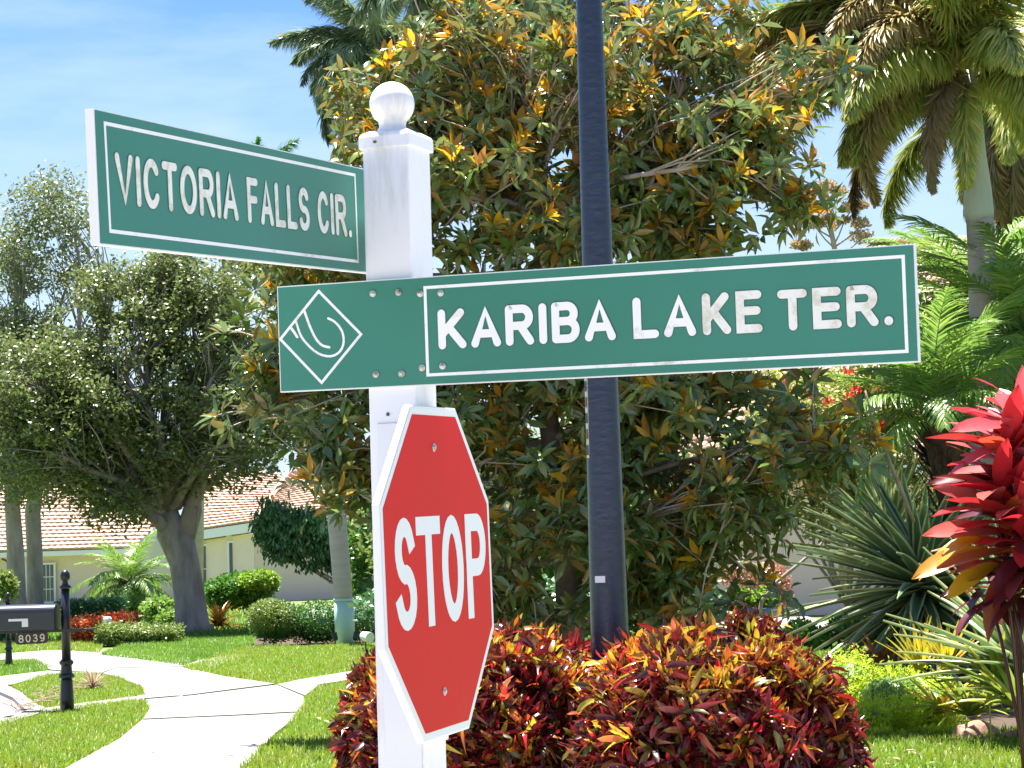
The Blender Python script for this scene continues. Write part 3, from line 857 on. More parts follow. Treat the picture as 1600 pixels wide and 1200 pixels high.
# ------------------------------------------------------------------ dark lamp post
d = 12.5
b0 = at(953, 1000, d); bx = b0[0]
lp = empty('lamp_post', (bx, d, 0), 'dark navy round street lamp post rising out of the red croton bushes', 'lamp post')
mb = MB()
zt = 5.2
def pr(z): return .1135 - .0090 * z
zs = np.linspace(0, zt, 12)
mb.lathe((bx, d, 0), [(pr(z), z) for z in zs], 40)
mb.build('pole', M['pole_navy'], lp, smooth=True)
mb = MB(); mb.lathe((bx, d, 0), [(.135, 0), (.135, .25), (.125, .28)], 32); mb.build('pole_base', M['pole_navy'], lp, smooth=False)
sd = np.array([-.92, -.40, 0]); sd /= np.linalg.norm(sd); st2 = np.array([-sd[1], sd[0], 0])
z0, z1 = at(920, 716, d)[2], at(918, 592, d)[2]
mb = MB(); mb.box(np.array([bx, d, (z0 + z1) / 2]) + sd * pr(z1), sd * .006, st2 * .014, (0, 0, (z1 - z0) / 2)); hs = mb.build('hand_hole_strip', M['steel'], lp)
for k in range(5):
    zz = z0 + (k + .5) / 5 * (z1 - z0)
    mb = MB(); mb.box(np.array([bx, d, zz]) + sd * (pr(z1) + .0075), sd * .002, st2 * .009, (0, 0, .028)); mb.build('slot', M['trim_brown'] if k % 2 else M['black'], hs)
s3 = norm(np.array([-.45, -.89, 0])); s4 = np.array([-s3[1], s3[0], 0]); zb = at(935, 905, d)[2]
mb = MB(); mb.box(np.array([bx, d, zb]) + s3 * (pr(zb) + .001), s3 * .002, s4 * .030, (0, 0, .018)); mb.build('sticker', M['stop_white'], lp)

# ------------------------------------------------------------------ mailboxes
def mail_post(name, px, py, top, label, scale=1.0, group='black mailbox posts by the kerb'):
    g = gnd(px, py); D = g[1]
    e = empty(name, g, label, 'mailbox', group)
    h = at(px, top, D)[2]
    r = .052 * h / 1.42
    mb = MB(); mb.lathe(g, [(r * 1.35, 0), (r * 1.3, h * .10), (r * 1.12, h * .225), (r * 1.05, h * .235), (r * .95, h * .24)], 20); mb.build('pedestal', M['black'], e, smooth=True)
    mb = MB(); mb.lathe(g, [(r * .95, h * .24), (r * 1.5, h * .250), (r * 1.5, h * .265), (r * 1.1, h * .28), (r * 1.0, h * .33), (r * 1.35, h * .345), (r * 1.35, h * .36), (r * .9, h * .375)], 20); mb.build('collar', M['black'], e)
    mb = MB(); mb.lathe(g, [(r * .88, h * .375), (r * .80, h * .86)], 20); mb.build('shaft', M['black'], e, smooth=True)
    mb = MB(); mb.lathe(g, [(r * .80, h * .86), (r * 1.15, h * .868), (r * 1.15, h * .88), (r * .7, h * .89), (r * .55, h * .90), (r * .6, h * .905)] + [(r * .95 * sin(a), h * .95 - h * .045 * cos(a)) for a in np.linspace(.5, pi - .05, 14)], 24); mb.build('finial', M['black'], e, smooth=True)
    return e, g, D, h
mp, g, D, h = mail_post('mailbox', 105, 1115, 889, 'black mailbox with white flag and hanging 8039 plate on a ball-topped post', group='black mailboxes by the kerb')
pm = px_m(D)
zb = at(60, 988, D)[2]
mb = MB()
xl, xr = at(1, 960, D)[0], at(92, 960, D)[0]
zc = at(50, 985, D)[2] + .01; wz = .125
zt_ = at(50, 944, D)[2]
hh = zt_ - zc - .09
prof = [(-wz, 0), (wz, 0), (wz, hh)] + [(wz * cos(a), hh + .09 * sin(a)) for a in np.linspace(.15, pi - .15, 12)] + [(-wz, hh)]
yaw = .10
bu = np.array([cos(yaw), -sin(yaw), 0]); bv = np.array([sin(yaw), cos(yaw), 0])
c0 = np.array([xl, D, zc])
mb.prism([c0 + bv * a + np.array([0, 0, b]) for a, b in prof], bu * (xr - xl)); mb.build('box', M['box_black'], mp, bevel=.004)
mb = MB(); mb.prism([c0 - bu * .015 + bv * a * 1.04 + np.array([0, 0, b * 1.03 - .003]) for a, b in prof], bu * .018); mb.build('box_door', M['black'], mp)
fz = at(30, 970, D)[2]
fl = at(18, 970, D)[0]; fr = at(49, 970, D)[0]
ff = c0 - bv * (wz + .012)
mb = MB(); mb.box(np.array([(fl + fr) / 2, ff[1] - .02, fz + .012]), bu * (fr - fl) / 2, bv * .004, (0, 0, .013)); mb.box(np.array([fr - .035, ff[1] - .02, fz - .030]), bu * .034, bv * .0037, (0, 0, .033)); mb.build('flag', M['white_flat'], mp)
mb = MB(); mb.box(np.array([(xl + xr) / 2 + .1, D, zc - .02]), bu * ((xr - xl) / 2 + .17), bv * .022, (0, 0, .017)); mb.build('bracket', M['black'], mp)
mb = MB(); mb.box(np.array([(xl + xr) / 2, D, zc - .002]), bu * ((xr - xl) / 2 - .01), bv * .11, (0, 0, .006)); mb.build('shelf_plate', M['black'], mp)
mb = MB(); q = at(140, 983, D); mb.tube([np.array([g[0], D, zc - .02]), np.array([q[0] + .06, D, zc - .01])], .010, 8); mb.build('newspaper_rod', M['black'], mp)
pc = at(49.5, 997.5, D - .05); w = 25.5 / pm; hp = 9.5 / pm
e1 = []
for a in np.linspace(0, 2 * pi, 28, endpoint=False):
    ca, sa = cos(a), sin(a)
    rr = (abs(ca) ** 5 + abs(sa) ** 5) ** (-1 / 5)
    e1.append((w * ca * rr * (1 + .0 * sa), hp * sa * rr * (1 + .12 * cos(2 * a))))
pl = Plane(pc[0], pc[1], pc[2], 0, .03, 0)
mb = MB(); mb.prism([pl.p(a, b, -.008) for a, b in e1][::-1], pl.n * .008); npl = mb.build('number_plate', M['black'], mp)
mb = MB(); text([(mb, 0, 0)], pl, '8039', -w * .80, w * .80, -hp * .62, hp * .66, .0125, c0=.0006, c1=.002, gap=.5); mb.build('digits', M['gold'], npl)
mb = MB(); mb.tube([pl.p(-w * .6, hp, -.004), pl.p(-w * .6, hp + .05, -.004)], .004, 6); mb.tube([pl.p(w * .6, hp, -.004), pl.p(w * .6, hp + .05, -.004)], .004, 6); mb.build('hanger', M['black'], mp)
m2, g2, D2, h2 = mail_post('mailbox', 14, 1045, 925, 'farther black mailbox post, half hidden behind the nearer mailbox', group='black mailboxes by the kerb')
mb = MB()
xr2 = g2[0] + .02; 
mb.prism([np.array([xr2 - .62, D2 + a, h2 * .70 + b]) for a, b in prof], (.5, 0, 0)); mb.build('box', M['box_black'], m2)
mb = MB(); mb.box(np.array([xr2 - .3, D2, h2 * .68]), (.33, 0, 0), (0, .022, 0), (0, 0, .017)); mb.build('bracket', M['black'], m2)
# ------------------------------------------------------------------ houses
def roof(parent, e0, e1, r0, r1, rows, cols, inside=None, thick=.07, name='roof_tiles', hump=.018, deck=.03):
    """tiles laid in courses on the surface e0 e1 (eave) to r0 r1 (ridge)"""
    e0, e1, r0, r1 = (np.asarray(q, float) for q in (e0, e1, r0, r1))
    nrm = norm(np.cross(e1 - e0, r0 - e0)); nrm *= np.sign(nrm[2])
    def pt(u, v, h=0): return (e0 * (1 - u) + e1 * u) * (1 - v) + (r0 * (1 - u) + r1 * u) * v + nrm * h
    mb = MB()
    prof = [(0, .0), (.25, hump), (.5, hump * 1.2), (.75, hump), (.96, .0)]
    for i in range(rows):
        off = .5 if i % 2 else 0
        for j in range(-1, cols):
            u0, u1 = (j + off) / cols, (j + 1 + off) / cols
            if u0 < -.001 or u1 > 1.001: continue
            v0, v1 = i / rows, min((i + 1.12) / rows, 1)
            if inside and not inside((u0 + u1) / 2, (v0 + v1) / 2): continue
            jit = rng.random() * .012
            vs = []
            for s, hgt in prof:
                u = u0 + (u1 - u0) * s
                vs += [pt(u, v0, thick + hgt + jit), pt(u, v1, .012 + hgt * .6), pt(u, v0, .0)]
            fs = []
            for k in range(4):
                a, b = k * 3, k * 3 + 3
                fs += [(a, b, b + 1, a + 1), (a + 2, b + 2, b, a)]
            mb.add(vs, fs)
    o = mb.build(name, M['tile'], parent); o['kind'] = 'stuff'
    if inside is None:
        mb = MB(); mb.prism([pt(0, 0, -deck), pt(1, 0, -deck), pt(1, 1, -deck), pt(0, 1, -deck)], -nrm * .08); mb.build('roof_deck', M['tile_under'], parent)
    return o

def wall(name, parent, a, b, z0, z1, mat, th=.2):
    a, b = np.array([a[0], a[1], 0.]), np.array([b[0], b[1], 0.])
    n = norm(np.cross(b - a, (0, 0, 1)));
    if n[1] < 0: n = -n
    mb = MB(); mb.box((a + b) / 2 + n * th / 2 + np.array([0, 0, (z0 + z1) / 2]), (b - a) / 2, n * th / 2, (0, 0, (z1 - z0) / 2))
    return mb.build(name, mat, parent)

def window(parent, x0, y0, x1, y1, D, cols=1, rows=2, name='window', lintel=True, fr=.08):
    a, b = at(x0, y1, D), at(x1, y0, D)
    X0, X1, Z0, Z1 = a[0], b[0], a[2], b[2]
    mb = MB()
    Y = D
    for (p, q, r, s) in ((X0 - fr, X1 + fr, Z1, Z1 + fr), (X0 - fr, X1 + fr, Z0 - fr, Z0), (X0 - fr, X0, Z0, Z1), (X1, X1 + fr, Z0, Z1)):
        mb.abox(p, q, Y - .07, Y, r, s)
    w = mb.build(name, M['fascia'], parent)
    mb = MB(); mb.abox(X0, X1, Y - .02, Y - .005, Z0, Z1); mb.build('pane', M['glass'], w)
    mb = MB()
    for i in range(1, cols):
        x = X0 + (X1 - X0) * i / cols; mb.abox(x - .012, x + .012, Y - .04, Y - .022, Z0, Z1)
    for j in range(1, rows):
        z = Z0 + (Z1 - Z0) * j / rows; mb.abox(X0, X1, Y - .045, Y - .023, z - .015, z + .015)
    if mb.v: mb.build('glazing_bars', M['fascia'], w)
    if lintel:
        mb = MB(); mb.abox(X0 - .1, X1 + .1, Y - .05, Y, Z1 + fr + .01, Z1 + fr + .30); mb.build('lintel', M['stucco_light'], w)
    return w

# house far left, behind the oak
D = 92.0
hA = empty('house', at(60, 948, D) * np.array([1, 1, 0]), 'beige house with white paned French door and orange tile roof, behind the mailbox', 'house', 'beige houses with orange tiled roofs')
eL, eR = at(-60, 867, D), at(232, 858, D)
wall('wall', hA, at(-60, 900, D + .6), at(222, 900, D + .6), 0, eL[2], M['stucco'])
mb = MB(); mb.box((eL + eR) / 2 + np.array([0, 0, -.05]), (eR - eL) / 2, (0, .08, 0), (0, 0, .11)); mb.build('fascia', M['fascia'], hA)
mb = MB(); mb.box((eL + eR) / 2 + np.array([0, .4, -.13]), (eR - eL) / 2, (0, .4, 0), (0, 0, .03)); mb.build('soffit', M['fascia'], hA)
roof(hA, eL + np.array([0, -.1, .08]), eR + np.array([0, -.1, .08]), at(-60, 742, D + 7), at(262, 742, D + 7), 21, 30)
wa = window(hA, 67, 882, 84, 940, D + .5, 3, 3, 'french_door', False)
window(hA, 44, 882, 52, 940, D + .5, 1, 3, 'french_door', False)
mb = MB(); q0, q1 = at(3, 873, D), at(16, 915, D); mb.tube([q0, q0 + np.array([.2, 0, -.1]), np.array([q1[0], D, q0[2] - .5]), q1], .05, 6); mb.build('downspout', M['trim_brown'], hA)
# projecting gable wall next to the trunk
g0, g1 = at(218, 900, D - 3), at(306, 900, D - 3)
zg0, zg1, zp = at(218, 858, D - 3)[2], at(306, 858, D - 3)[2], at(236, 818, D - 3)[2]
mb = MB(); mb.prism([(g0[0], D - 3, 0), (g1[0], D - 3, 0), (g1[0], D - 3, zg1), (at(236, 0, D - 3)[0], D - 3, zp), (g0[0], D - 3, zg0 + .3)], (0, .25, 0)); mb.build('gable_wall', M['stucco_light'], hA)

# middle house wing
D = 84.0
hB = empty('house', at(400, 945, D) * np.array([1, 1, 0]), 'beige house with two tall narrow windows and orange tile roof, behind the oak trunk', 'house', 'beige houses with orange tiled roofs')
a, c, b = at(296, 838, D + 3), at(396, 822, D), at(660, 812, D + 2)
wall('wall', hB, (a[0], a[1]), (c[0], c[1]), 0, a[2] - .0, M['stucco'])
wall('wall', hB, (c[0] + .02, c[1]), (b[0], b[1]), 0, c[2] - .1, M['stucco_pink'])
ov = np.array([0, -.45, 0])
a2, c2, b2 = at(292, 839, D + 2.4), at(400, 823, D - .5), at(660, 816, D + 1.5)
for p, q in ((a2, c2), (c2, b2)):
    mb = MB(); mb.box((p + q) / 2, (q - p) / 2, (0, .06, 0), (0, 0, .17)); mb.build('fascia', M['fascia'], hB)
    mb = MB(); mb.box((p + q) / 2 + np.array([0, .35, -.14]), (q - p) / 2, (0, .3, 0), (0, 0, .02)); mb.build('soffit', M['fascia'], hB)
up = np.array([0, 0, .2])
r1, r2, rv, r3, r4 = at(318, 726, D + 9), at(400, 720, D + 9), at(448, 740, D + 8), at(512, 716, D + 9), at(700, 650, D + 10)
roof(hB, a2 + up, c2 + up, at(300, 724, D + 9), at(452, 742, D + 8), 21, 12, deck=.4)
roof(hB, c2 + up, b2 + up, at(446, 742, D + 8), at(700, 652, D + 10), 23, 26, deck=.6)
mb = MB(); mb.tube([c2 + up, at(450, 739, D + 7.9)], .12, 8); mb.build('hip_cap', M['tile'], hB)
window(hB, 318, 853, 326, 925, D + 2.25, 1, 2)
window(hB, 359, 848, 368, 897, D + 1.0, 1, 1)
# house on the right
D = 50.0
hC = empty('house', at(1300, 962, D) * np.array([1, 1, 0]), 'pinkish house with a large tan tile roof, mostly hidden behind the palms at right', 'house', 'beige houses with orange tiled roofs')
a, b = at(1035, 850, D), at(1700, 850, D)
ze = at(1200, 745, D)[2]
wall('wall', hC, (a[0], D), (b[0], D), 0, ze, M['stucco_pink'])
for x in (1150, 1178, 1206, 1228):
    q = at(x, 900, D); mb = MB(); mb.abox(q[0] - .03, q[0] + .03, D - .04, D - .002, 0.1, 2.2); mb.build('wall_batten', M['stucco'], hC)
mb = MB(); mb.abox(a[0] - .3, b[0] + .3, D - .65, D - .5, ze - .1, ze + .15); mb.build('fascia', M['fascia'], hC)
mb = MB(); mb.abox(a[0], b[0], D - .5, D, ze - .1, ze - .05); mb.build('soffit', M['fascia'], hC)
roof(hC, (a[0] - .3, D - .65, ze + .2), (b[0] + .3, D - .65, ze + .2), (at(1440, 0, D)[0], D + 8, at(1450, 372, D + 8)[2]), (b[0] + .3, D + 8, at(1450, 372, D + 8)[2]), 30, 34, hump=.05)

# ------------------------------------------------------------------ vegetation builders
def blobs(spec, n, clump=0, spread=.3):
    """points inside ellipsoids: (x, y, rx, ry) in photograph pixels at depth d with half depth dd metres, and weight"""
    w = np.array([s[6] if len(s) > 6 else s[2] * s[3] for s in spec], float); w /= w.sum()
    out = []
    cnt = rng.multinomial(n if not clump else max(1, n // clump), w)
    for s, c in zip(spec, cnt):
        x, y, rx, ry, d, dd = s[:6]
        v = rng.normal(size=(c, 3)); v = norm(v) * (rng.random(c) ** (1 / 2.4))[:, None]
        k = d / F_PX
        ctr = at(x, y, d)
        out.append(ctr + v * np.array([rx * k, dd, ry * k]))
    P = np.vstack(out)
    if clump:
        P = np.repeat(P, clump, 0)
        P = P + rng.normal(size=P.shape) * spread * np.array([1, 1, .7])
    return P

def pix(P):
    q = P - EYE
    z = q @ FWD
    return np.column_stack([800 + F_PX * (q @ RIGHT) / z, 600 + F_PX * (q @ DOWN) / z])

def drop(P, holes, keep=0.0):
    """thins the crown where the sky shows through it"""
    uv = pix(P); m = np.ones(len(P), bool)
    for x, y, rx, ry in holes:
        m &= (((uv[:, 0] - x) / rx) ** 2 + ((uv[:, 1] - y) / ry) ** 2 > 1) | (rng.random(len(P)) < keep)
    return P[m]

def hubs_of(P, k, it=6):
    c = P[rng.choice(len(P), k, replace=False)]
    for _ in range(it):
        lab = np.argmin(((P[:, None] - c[None]) ** 2).sum(2), 1)
        for i in range(k):
            if (lab == i).any(): c[i] = P[lab == i].mean(0)
    return c, lab

def bent(a, b, n=6, sag=.12, up=.0):
    a, b = np.asarray(a, float), np.asarray(b, float)
    L_ = np.linalg.norm(b - a)
    t = np.linspace(0, 1, n)[:, None]
    off = rng.normal(size=3) * sag * L_; off[2] = abs(off[2]) * .3 + up * L_
    return a + (b - a) * t + np.sin(pi * t) * off + rng.normal(size=(n, 3)) * sag * .12 * L_ * np.sin(pi * t)

def limbs(parent, start_pts, P, k, r0, mat, r_end=.012, twig=True, twig_r=.006, name='branches', twig_mat=None):
    sub = P if len(P) < 3000 else P[rng.choice(len(P), 3000, replace=False)]
    c, lab = hubs_of(sub, k)
    mb = MB()
    for i in range(k):
        s = start_pts[np.argmin(((start_pts - c[i]) ** 2).sum(1) + rng.random(len(start_pts)) * .2)]
        pts = bent(s, c[i], 7, .10)
        mb.tube(pts, np.linspace(r0, r_end * 1.6, 7), 6)
        if twig:
            m = sub[lab == i]
            if len(m) > 26: m = m[rng.choice(len(m), 26, replace=False)]
            for q in m:
                j = rng.integers(3, 7)
                mb.tube(bent(pts[j], q, 4, .12), np.linspace(r_end, twig_r, 4), 4, caps=False)
    o = mb.build(name, twig_mat or mat, parent, smooth=True); o['kind'] = 'stuff'
    return o

def random_dirs(n, zmin=-1.0, zmax=1.0):
    z = rng.uniform(zmin, zmax, n); a = rng.random(n) * 2 * pi; r = np.sqrt(1 - z * z)
    return np.column_stack([r * np.cos(a), r * np.sin(a), z])

def cloud(parent, P, T, mat, size, name='foliage', droop=-.2, var=.35, zr=(-.7, .8), smooth=False, flat=.6):
    n = len(P)
    d = random_dirs(n, *zr); d[:, 2] += droop
    up = random_dirs(n, -.2, 1.0); up[:, 2] += flat
    R = frames(d, up)
    s = size * (1 - var / 2 + var * rng.random(n))
    o = fast_mesh(name, [scatter(T, P, R, s)], mat, parent, smooth=smooth)
    o['kind'] = 'stuff'
    return o

def rosettes(P, n_leaf, open_ang, size, axis=None, jitter=.25, var=.3, offs=.02):
    """whorls of leaves about twig tips"""
    m = len(P)
    if axis is None:
        axis = random_dirs(m, .1, 1.0)
    N_ = m * n_leaf
    A = np.repeat(norm(axis), n_leaf, 0)
    tmp = norm(np.cross(A, norm(random_dirs(N_)) + np.array([.01, .02, .03])))
    az = np.tile(np.arange(n_leaf) * 2.4, m) + rng.random(N_) * .5
    a0 = norm(np.cross(np.repeat(norm(axis), n_leaf, 0), np.array([.37, .81, .21])))
    b0 = np.cross(A, a0)
    rad = np.cos(az)[:, None] * a0 + np.sin(az)[:, None] * b0
    oa = open_ang * (1 + jitter * rng.normal(size=N_))
    D_ = np.cos(oa)[:, None] * A + np.sin(oa)[:, None] * rad
    up = np.sin(oa)[:, None] * A - np.cos(oa)[:, None] * rad
    D_[:, 2] -= rng.random(N_) * .42
    pos = np.repeat(P, n_leaf, 0) + A * (rng.random(N_)[:, None] - .7) * size * .35 + rad * offs
    s = size * (1 - var / 2 + var * rng.random(N_))
    return pos, frames(D_, up + rng.normal(size=up.shape) * .12), s

def hedge(name, spec, n, size, mat, label, base_px, cat='hedge', group=None, core=True, T=None, trunk=None, clump=0, spread=.1, box=None):
    d = spec[0][4]
    g = at(base_px[0], base_px[1], d); g[2] = 0
    e = empty(name, g, label, cat, group)
    if box is not None:
        x0, x1, y0, y1, dd, n_b = box
        A, B = at(x0, y1, d), at(x1, y0, d)
        Pb = rng.random((n_b, 3)) * np.array([B[0] - A[0], dd, B[2] - max(A[2], 0)]) + np.array([A[0], d - dd / 2, max(A[2], 0)])
        # push towards faces
        f = rng.integers(0, 3, n_b)
        Pb[f == 0, 2] = B[2] + rng.normal(size=(f == 0).sum()) * .05
        Pb[f == 1, 1] = d - dd / 2 + rng.normal(size=(f == 1).sum()) * .05
        Pb[:, 2] += np.sin(Pb[:, 0] * 3) * .03
        P = Pb
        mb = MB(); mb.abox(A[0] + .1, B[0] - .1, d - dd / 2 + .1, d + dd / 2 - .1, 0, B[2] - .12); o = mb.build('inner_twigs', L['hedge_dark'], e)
    else:
        P = blobs(spec, n, clump, spread)
        P = P[P[:, 2] > .03]
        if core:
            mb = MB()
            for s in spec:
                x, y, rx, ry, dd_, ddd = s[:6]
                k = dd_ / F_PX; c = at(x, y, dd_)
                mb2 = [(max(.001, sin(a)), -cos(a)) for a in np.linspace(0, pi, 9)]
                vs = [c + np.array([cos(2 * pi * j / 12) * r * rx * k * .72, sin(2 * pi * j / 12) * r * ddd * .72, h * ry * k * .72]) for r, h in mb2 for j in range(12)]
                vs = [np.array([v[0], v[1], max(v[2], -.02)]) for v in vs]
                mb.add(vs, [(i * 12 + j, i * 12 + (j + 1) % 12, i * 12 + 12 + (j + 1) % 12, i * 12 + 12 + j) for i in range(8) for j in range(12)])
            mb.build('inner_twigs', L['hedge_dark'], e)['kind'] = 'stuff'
    cloud(e, P, T or T_small(.32), mat, size, zr=(-.4, 1.0), droop=.1)
    return e

# ---- oaks
def oak(label, base_px, d, trunk_pts, trunk_r, spec, n, clump, spread, leaf, mat, hubs=26, group='oak trees in front of the beige houses', r_l=.07, holes=()):
    g = at(base_px[0], base_px[1], d); g[2] = 0
    e = empty('oak_tree', g, label, 'tree', group)
    T_ = [at(x, y, d + q) for x, y, q in trunk_pts]; T_[0][2] = -.05
    mb = MB(); mb.tube(np.array(T_), trunk_r, 14)
    # flare roots
    mb.build('trunk', M['bark'], e, smooth=True)
    P = blobs(spec, n, clump, spread)
    P = drop(P, holes, .05)
    q_ = np.sin(P[:, 0] * 3.3 + 1) * np.sin(P[:, 2] * 3.9 + P[:, 1] * 2.1) + .5 * np.sin(P[:, 0] * 7.7) * np.sin(P[:, 2] * 8.3)
    P = P[(q_ > -.22) | (rng.random(len(P)) < .25)]
    top = np.array(T_[-2:]); 
    limbs(e, top, P, hubs, r_l, M['bark'], r_end=.02, twig_r=.006)
    cloud(e, P, T_small(.30), mat, leaf, name='crown', zr=(-.8, .9), droop=-.1)
    return e
D = 49.2
o1 = oak('spreading live oak with thick grey trunk standing in the shaded lawn', (300, 990), D,
    [(302, 1000, 0), (300, 975, 0), (296, 930, 0), (288, 880, 0), (279, 850, 0), (268, 832, 0), (262, 800, 0)],
    [.50, .37, .33, .32, .36, .33, .22],
    [(250, 560, 190, 150, D, 2.4), (120, 640, 130, 110, D - 1, 2.2), (370, 660, 120, 100, D - .6, 2.2), (230, 710, 200, 80, D, 2.4), (330, 480, 110, 80, D, 1.8), (180, 460, 80, 60, D, 1.4), (90, 740, 90, 50, D - 1, 1.6), (420, 690, 60, 45, D, 1.2), (180, 790, 70, 35, D - 1, 1.3), (470, 650, 40, 35, D, .9), (60, 600, 90, 80, D - 1, 1.6, 9000), (270, 430, 60, 50, D, 1.2, 4200), (400, 560, 60, 50, D, 1.2, 3000), (30, 700, 60, 60, D - 1, 1.4, 4500)],
    96000, 24, .16, .115, L['oak'], hubs=34, r_l=.12, holes=[(215, 590, 22, 18), (470, 720, 40, 26), (255, 650, 14, 12), (120, 500, 24, 18), (455, 590, 18, 16), (330, 600, 14, 10), (60, 600, 14, 12), (400, 500, 18, 14), (180, 480, 14, 12), (300, 520, 12, 10)])
# big visible scaffold limbs
mb = MB()
for pts, r in ((([(266, 835, 0), (245, 812, -.3), (215, 790, -.6), (170, 770, -1), (120, 775, -1.2)]), (.17, .14, .10, .06, .03)),
               (([(272, 845, 0), (262, 780, .2), (246, 740, .3), (236, 690, .3), (190, 640, .2)]), (.24, .18, .15, .10, .05)),
               (([(286, 850, 0), (300, 790, 0), (318, 740, -.2), (350, 690, -.3), (400, 640, -.3)]), (.24, .17, .13, .09, .04)),
               (([(288, 850, 0), (305, 800, .3), (300, 700, .5), (290, 600, .5), (270, 500, .4)]), (.2, .15, .13, .09, .03))):
    mb.tube(bent_pts := np.array([at(x, y, D + q) for x, y, q in pts]), r, 10)
mb.build('limbs', M['bark'], o1, smooth=True)['kind'] = 'stuff'
D = 58
o2 = oak('tall open-crowned oak at the left edge with a slim pale trunk', (55, 970), D,
    [(56, 985, 0), (55, 930, 0), (54, 860, 0), (51, 800, 0), (60, 740, 0), (70, 680, 0)], [.26, .21, .20, .20, .16, .12],
    [(80, 330, 70, 60, D, 1.6, 3000), (30, 400, 60, 70, D, 1.8, 4000), (110, 420, 40, 60, D, 1.4, 1600), (30, 520, 70, 70, D, 2, 6000), (90, 640, 90, 90, D, 2, 7000), (10, 680, 50, 80, D, 1.8, 5000), (60, 300, 26, 26, D, .8, 500), (120, 560, 60, 50, D, 1.4, 3000)],
    34000, 30, .24, .115, L['oak_grey'], hubs=26, r_l=.08, holes=[(60, 470, 22, 14), (115, 500, 18, 12), (10, 470, 12, 10), (85, 380, 14, 10)])
D = 56
o3 = oak('slim smooth-trunked oak farthest left, beside the forked one', (27, 970), D,
    [(30, 985, 0), (26, 930, 0), (24, 860, 0), (20, 800, 0), (16, 740, 0)], [.28, .23, .21, .19, .15],
    [(-10, 560, 60, 70, D, 1.8), (10, 660, 60, 60, D, 1.8), (40, 760, 60, 34, D, 1.4), (-30, 700, 50, 50, D, 1.5)], 9000, 40, .24, .115, L['oak'], hubs=10, r_l=.07)

# ---- palms
def frond_mesh(name, mat, n=120, Lf=.20, w=.0075, droop=.5, plume=False, hang=.3, rach=.008, seg=10, stalk_mat=None, vee=.5):
    """frond of length 1 along +y bending down; leaflets both sides or all round"""
    t = np.linspace(0, 1, seg)
    ang = -droop * t * 1.5
    c = np.zeros((seg, 3))
    for i in range(1, seg):
        a = ang[i - 1]
        c[i] = c[i - 1] + np.array([0, cos(a), sin(a)]) / (seg - 1)
    def cen(s):
        f = s * (seg - 1); i = np.minimum(f.astype(int), seg - 2); q = (f - i)[:, None]
        return c[i] * (1 - q) + c[i + 1] * q, norm(c[i + 1] - c[i])
    s = .12 + .88 * np.arange(n) / n
    s = np.clip(s + rng.normal(size=n) * .004, 0.1, .999)
    P, tg = cen(s)
    side = np.where(np.arange(n) % 2, 1, -1)
    X = np.array([1., 0, 0])
    Zl = np.cross(np.broadcast_to(X, tg.shape), tg)
    if plume:
        a = rng.random(n) * 2 * pi
        rad = np.cos(a)[:, None] * X + np.sin(a)[:, None] * Zl
    else:
        a = vee * (.5 + rng.random(n) * .6)
        rad = np.cos(a)[:, None] * X * side[:, None] + np.sin(a)[:, None] * Zl
    fw = (.35 + .9 * s)[:, None]
    D_ = norm(rad + tg * fw + np.array([0, 0, -hang]) + rng.normal(size=(n, 3)) * .08)
    prof = np.sin(pi * np.clip(.12 + s * .86, 0, 1)) ** .6
    Ls = Lf * prof * (.85 + .3 * rng.random(n))
    R = frames(D_, Zl + rng.normal(size=(n, 3)) * .3)
    T = T_strip(4, w / Lf * .5 * 1.9, .35 if hang else .15, w / Lf * .15, .6)
    V1, f1, N1, k1 = scatter(T, P, R, np.column_stack([np.full(n, Lf), Ls, Ls]))
    me = bpy.data.meshes.new(name)
    mb = MB(); mb.tube(c, np.linspace(rach, rach * .2, seg), 5)
    Vr = np.vstack(mb.v)
    faces = [tuple(i + k * k1 for i in q) for k in range(N1) for q in f1]
    nb = len(V1)
    faces += [tuple(i + nb for i in q) for q in mb.f]
    me.from_pydata(np.vstack([V1, Vr]).tolist(), [], faces)
    me.update(); me.polygons.foreach_set('use_smooth', [True] * len(me.polygons))
    me.materials.append(mat); me.materials.append(stalk_mat or mat)
    return me

def palm_crown(parent, c, meshes, specs, name='frond'):
    """specs: (azimuth deg, elevation deg, length, mesh index)"""
    c = np.asarray(c, float)
    for az, el, Lg, k in specs:
        a, e_ = radians(az), radians(el)
        y = np.array([cos(a) * cos(e_), sin(a) * cos(e_), sin(e_)])
        up = np.array([-cos(a) * sin(e_), -sin(a) * sin(e_), cos(e_)])
        R = frames(y[None], up[None])[0]
        place(meshes[k], name, parent, c + y * .05 + rng.normal(size=3) * .03, R, Lg)

def spread_specs(n, Lg, els=(75, -35), idx=(0, 1, 2), a0=0):
    out = []
    for i in range(n):
        f = i / max(1, n - 1)
        out.append((a0 + i * 137.5 + rng.uniform(-12, 12), els[0] + (els[1] - els[0]) * f ** .9 + rng.uniform(-6, 6), Lg * rng.uniform(.85, 1.1), idx[min(int(f * len(idx)), len(idx) - 1)]))
    return out

